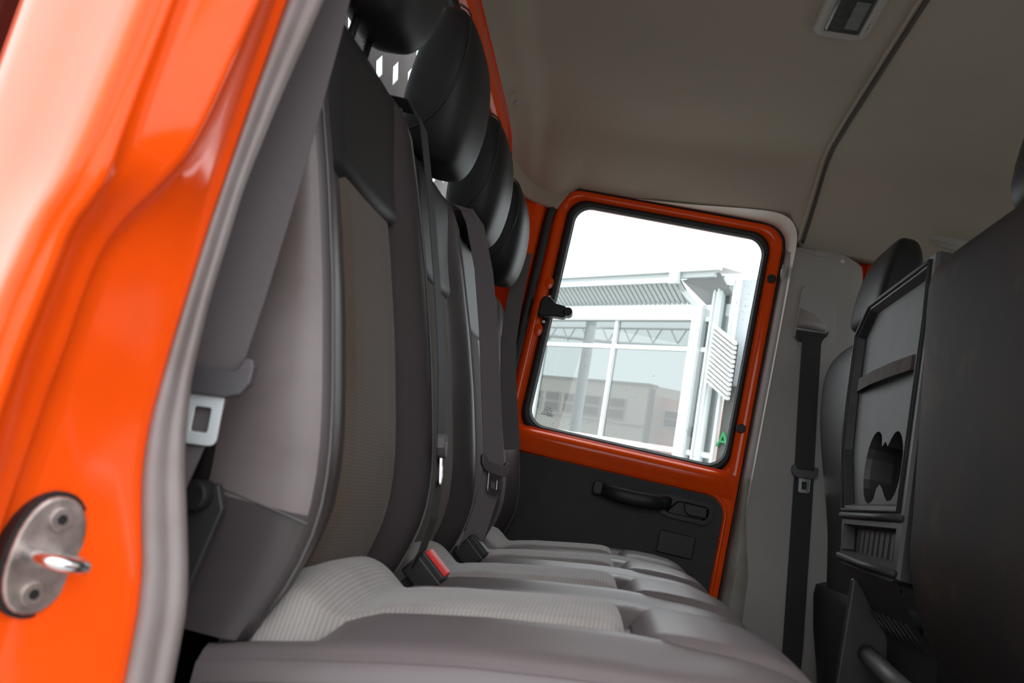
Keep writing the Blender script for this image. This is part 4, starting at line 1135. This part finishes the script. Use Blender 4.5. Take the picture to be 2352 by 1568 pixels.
hp3('outer_column_rib', -0.46, -0.415, -6.6, 2.3, -0.16, -0.10)
hp3('outer_column_rib', -0.33, -0.295, -6.6, 2.3, -0.15, -0.10)
for (c, d) in ((0.56, 1.20), (-1.90, 0.45), (-4.4, -2.04)):
    mk('glass_pane', [fb(-0.24, c, 0.05), fb(-0.06, c, 0.05), fb(-0.06, d, 0.05), fb(-0.24, d, 0.05)], [(0,1,2,3)], FACADE, hall)
for w0 in (0.505, -1.97, 1.25):
    hp3('transom', -0.24, -0.06, w0-0.055, w0+0.055, -0.03, 0.06)
for (c, d) in ((0.56, 2.1), (-1.90, -0.35), (-4.4, -2.04)):
    mk('glass_pane', [fb(-0.77, c, 0.05), fb(-0.50, c, 0.05), fb(-0.50, d, 0.05), fb(-0.77, d, 0.05)], [(0,1,2,3)], FACADE, hall)
hp3('side_mullion', -0.83, -0.76, -6.6, 2.2, -0.05, 0.06)
hp3('transom', -0.77, -0.50, -2.02, -1.92, -0.03, 0.06)
mk('side_wall', *fbox(-3.0, -0.83, -0.3, 2.25, 0.16, 0.2), mat('side_cladding', (0.52, 0.56, 0.60), 0.6), hall)
mk('dark_bay', *fbox(-3.0, -0.83, -6.6, -0.3, 0.10, 0.2), DARKW, hall)
# roof: fascia, gutter and soffit boards
hp3('fascia', -0.80, U1+1, 2.27, 2.40, -0.72, -0.60)
hp3('gutter', -0.60, U1+1, 2.14, 2.26, -0.62, -0.50, material=SOFFIT)
hp3('eave_trim', 0.42, U1+1, 2.03, 2.15, -0.66, -0.56)
mk('roof_sheet', [fb(-0.8, 2.37, -0.7), fb(U1+1, 2.37, -0.7), fb(U1+1, 2.45, 0.3), fb(-0.8, 2.45, 0.3)], [(0,1,2,3)], WHITE_M, hall, solid=0.04)
pitch = 0.16
u = 0.42
k = 0
while u < U1:
    a, b = u, u + pitch*0.74
    mk('soffit_board', [fb(a, 2.05, -0.58), fb(b, 2.05, -0.58), fb(b, 1.60, 0.0), fb(a, 1.60, 0.0), fb(a, 2.09, -0.58), fb(b, 2.09, -0.58), fb(b, 1.64, 0.0), fb(a, 1.64, 0.0)], [(0,1,2,3),(4,7,6,5),(0,4,5,1),(1,5,6,2),(2,6,7,3),(3,7,4,0)], SOFFIT, hall)
    u += pitch
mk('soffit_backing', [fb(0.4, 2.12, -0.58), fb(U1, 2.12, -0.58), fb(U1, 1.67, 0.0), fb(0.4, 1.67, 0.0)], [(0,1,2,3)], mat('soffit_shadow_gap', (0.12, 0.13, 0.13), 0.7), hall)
mk('roof_bracket', *obox((fb(0.95, 2.38, -0.6)+fb(0.12, 1.50, -0.05))/2, (fb(0.95, 2.38, -0.6)-fb(0.12, 1.50, -0.05))/2, UW*0.10, NW*0.06), WHITE_M, hall)
hp3('bracket_cap', 0.36, 0.62, 1.98, 2.30, -0.78, -0.66)
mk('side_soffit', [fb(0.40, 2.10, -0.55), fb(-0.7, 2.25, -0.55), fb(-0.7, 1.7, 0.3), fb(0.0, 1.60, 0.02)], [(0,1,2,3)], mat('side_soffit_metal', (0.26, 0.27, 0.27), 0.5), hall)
# louvre screen
LU0, LU1 = -1.28, -0.60
lv = mk('louvre_frame', *fbox(LU1-0.03, LU1+0.01, -0.35, 1.05, -0.36, -0.28), WHITE_M, hall)
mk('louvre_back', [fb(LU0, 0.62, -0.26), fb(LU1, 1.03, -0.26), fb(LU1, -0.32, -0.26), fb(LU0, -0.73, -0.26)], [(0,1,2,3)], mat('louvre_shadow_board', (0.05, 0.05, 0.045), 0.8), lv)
for k in range(13):
    w0 = 0.98 - k*0.105
    d = 0.41
    mk('louvre_blade', [fb(LU0, w0-d, -0.42), fb(LU1, w0, -0.42), fb(LU1, w0+0.02, -0.30), fb(LU0, w0-d+0.02, -0.30), fb(LU0, w0-d+0.062, -0.42), fb(LU1, w0+0.062, -0.42), fb(LU1, w0+0.082, -0.30), fb(LU0, w0-d+0.082, -0.30)], [(0,1,2,3),(4,7,6,5),(0,4,5,1),(1,5,6,2),(2,6,7,3),(3,7,4,0)], LOUVRE, lv)
# roof truss inside the hall
TR = mat('truss_paint', (0.75, 0.75, 0.72), 0.6)
tz = []
hall_tr = mk('roof_truss', *join(tube([fb(1.5, 1.60, 3), fb(12, 1.60, 3)], 0.035, 6), tube([fb(1.5, 1.05, 3), fb(5.8, 1.13, 3), fb(8.1, 1.26, 3), fb(12, 1.4, 3)], 0.05, 6)), TR, hall)
u = 2.0
while u < 10:
    mk('truss_brace', *tube([fb(u, 1.60, 3), fb(u+0.28, 1.16, 3)], 0.025, 6), TR, hall_tr)
    mk('truss_brace', *tube([fb(u+0.28, 1.16, 3), fb(u+0.62, 1.60, 3)], 0.025, 6), TR, hall_tr)
    u += 0.95
for u in (5.1, 9.2):
    mk('inner_column', *tube([fb(u, -8, 1.2), fb(u, 1.6, 1.2)], 0.16, 14), WHITE_M, hall, smooth=True)

# beige building set behind the hall's glass to stand in for a reflection
bb = empty('reflection_building', fb(16, -8, 12))
tag(bb, 'flat roofed beige building behind the hall glass, standing in for a reflection', 'building')
mk('front_wall', *fbox(12.1, 30, -9.5, 0.80, 12, 12.4), BEIGE, bb)
mk('parapet', *fbox(12.0, 30, 0.80, 0.90, 11.9, 12.5), mat('parapet_metal', (0.28, 0.26, 0.23), 0.7), bb)
mk('side_wall', [fb(12.1, -9.5, 12.2), fb(12.1, 0.85, 12.2), fb(13.5, 1.2, 20), fb(13.5, -9.5, 20)], [(0,1,2,3)], BEIGE, bb, solid=0.2)
mk('pink_wing', [fb(9.0, -9.5, 13.5), fb(12.0, -9.5, 13.0), fb(12.0, 0.45, 13.0), fb(9.0, 0.12, 13.5)], [(0,1,2,3)], PINK, bb, solid=0.2)
mk('downpipe', *tube([fb(11.95, -9, 12.2), fb(11.95, 0.7, 12.2)], 0.09, 8), mat('pipe_grey', (0.18, 0.18, 0.17), 0.6), bb)
for (u0, u1) in ((16.32, 17.34), (14.95, 16.0), (13.33, 14.22), (17.75, 18.7), (19.1, 20.1), (20.5, 21.5)):
    for (w0, w1) in ((-0.28, 0.08), (-0.80, -0.42), (-3.2, -2.2), (-3.9, -3.3)):
        wv = mk('window', *fbox(u0-0.06, u1+0.06, w0-0.05, w1+0.05, 11.93, 12.05), mat('window_surround', (0.46, 0.43, 0.38), 0.8), bb)
        mk('window_pane', *fbox(u0, u1, w0, w1, 11.90, 11.95), WINPANE, wv)
mk('string_course', *fbox(12.1, 30, -1.02, -0.94, 11.9, 12.0), mat('course_render', (0.48, 0.45, 0.40), 0.8), bb)
for (u0, u1) in ((10.9, 11.7), (9.9, 10.7)):
    wv = mk('window', *fbox(u0-0.08, u1+0.08, -0.9, -0.1, 12.9, 13.05), WHITE_M, bb)
    for (w0, w1) in ((-0.46, -0.16), (-0.84, -0.52)):
        mk('window_pane', *fbox(u0, u1, w0, w1, 12.86, 12.92), WINPANE, wv)

# green letters: S on the wing of the reflection stand-in, A beyond the side bay
def text_obj(name, body, size, mtx, parent, base):
    cu = bpy.data.curves.new(name, 'FONT'); cu.body = body; cu.size = size; cu.extrude = 0.03; cu.align_x = 'CENTER'; cu.align_y = 'CENTER'
    tmp = bpy.data.objects.new(name, cu); COL.objects.link(tmp)
    dg = bpy.context.evaluated_depsgraph_get()
    me = bpy.data.meshes.new_from_object(tmp.evaluated_get(dg))
    bpy.data.objects.remove(tmp)
    me.transform(mtx)
    o = bpy.data.objects.new(name, me); COL.objects.link(o)
    me.materials.clear(); me.materials.append(GREEN)
    return o
def frame_m(p):
    mm = Matrix.Identity(4)
    for i in range(3):
        mm[i][0], mm[i][1], mm[i][2], mm[i][3] = -UW[i], WW[i], -NW[i], p[i] + (CZ if i == 2 else 0)
    return mm
for body, size, p, lab in (('S', 0.95, fb(10.55, -0.48, 12.7), 'green letter S on the building standing in for a reflection'), ('A', 0.50, fb(-1.00, -1.58, 0.05), 'green letter A on the dark wall right of the hall')):
    t = text_obj('sign_letter', body, size, Matrix.Identity(4), None, None)
    t.matrix_world = frame_m(p)
    t['label'] = lab
    par = bb if body == 'S' else hall
    t.parent = par
    t.matrix_world = frame_m(p)
    t.matrix_parent_inverse = Matrix.Translation(-par.location)
    t.matrix_basis = frame_m(p)
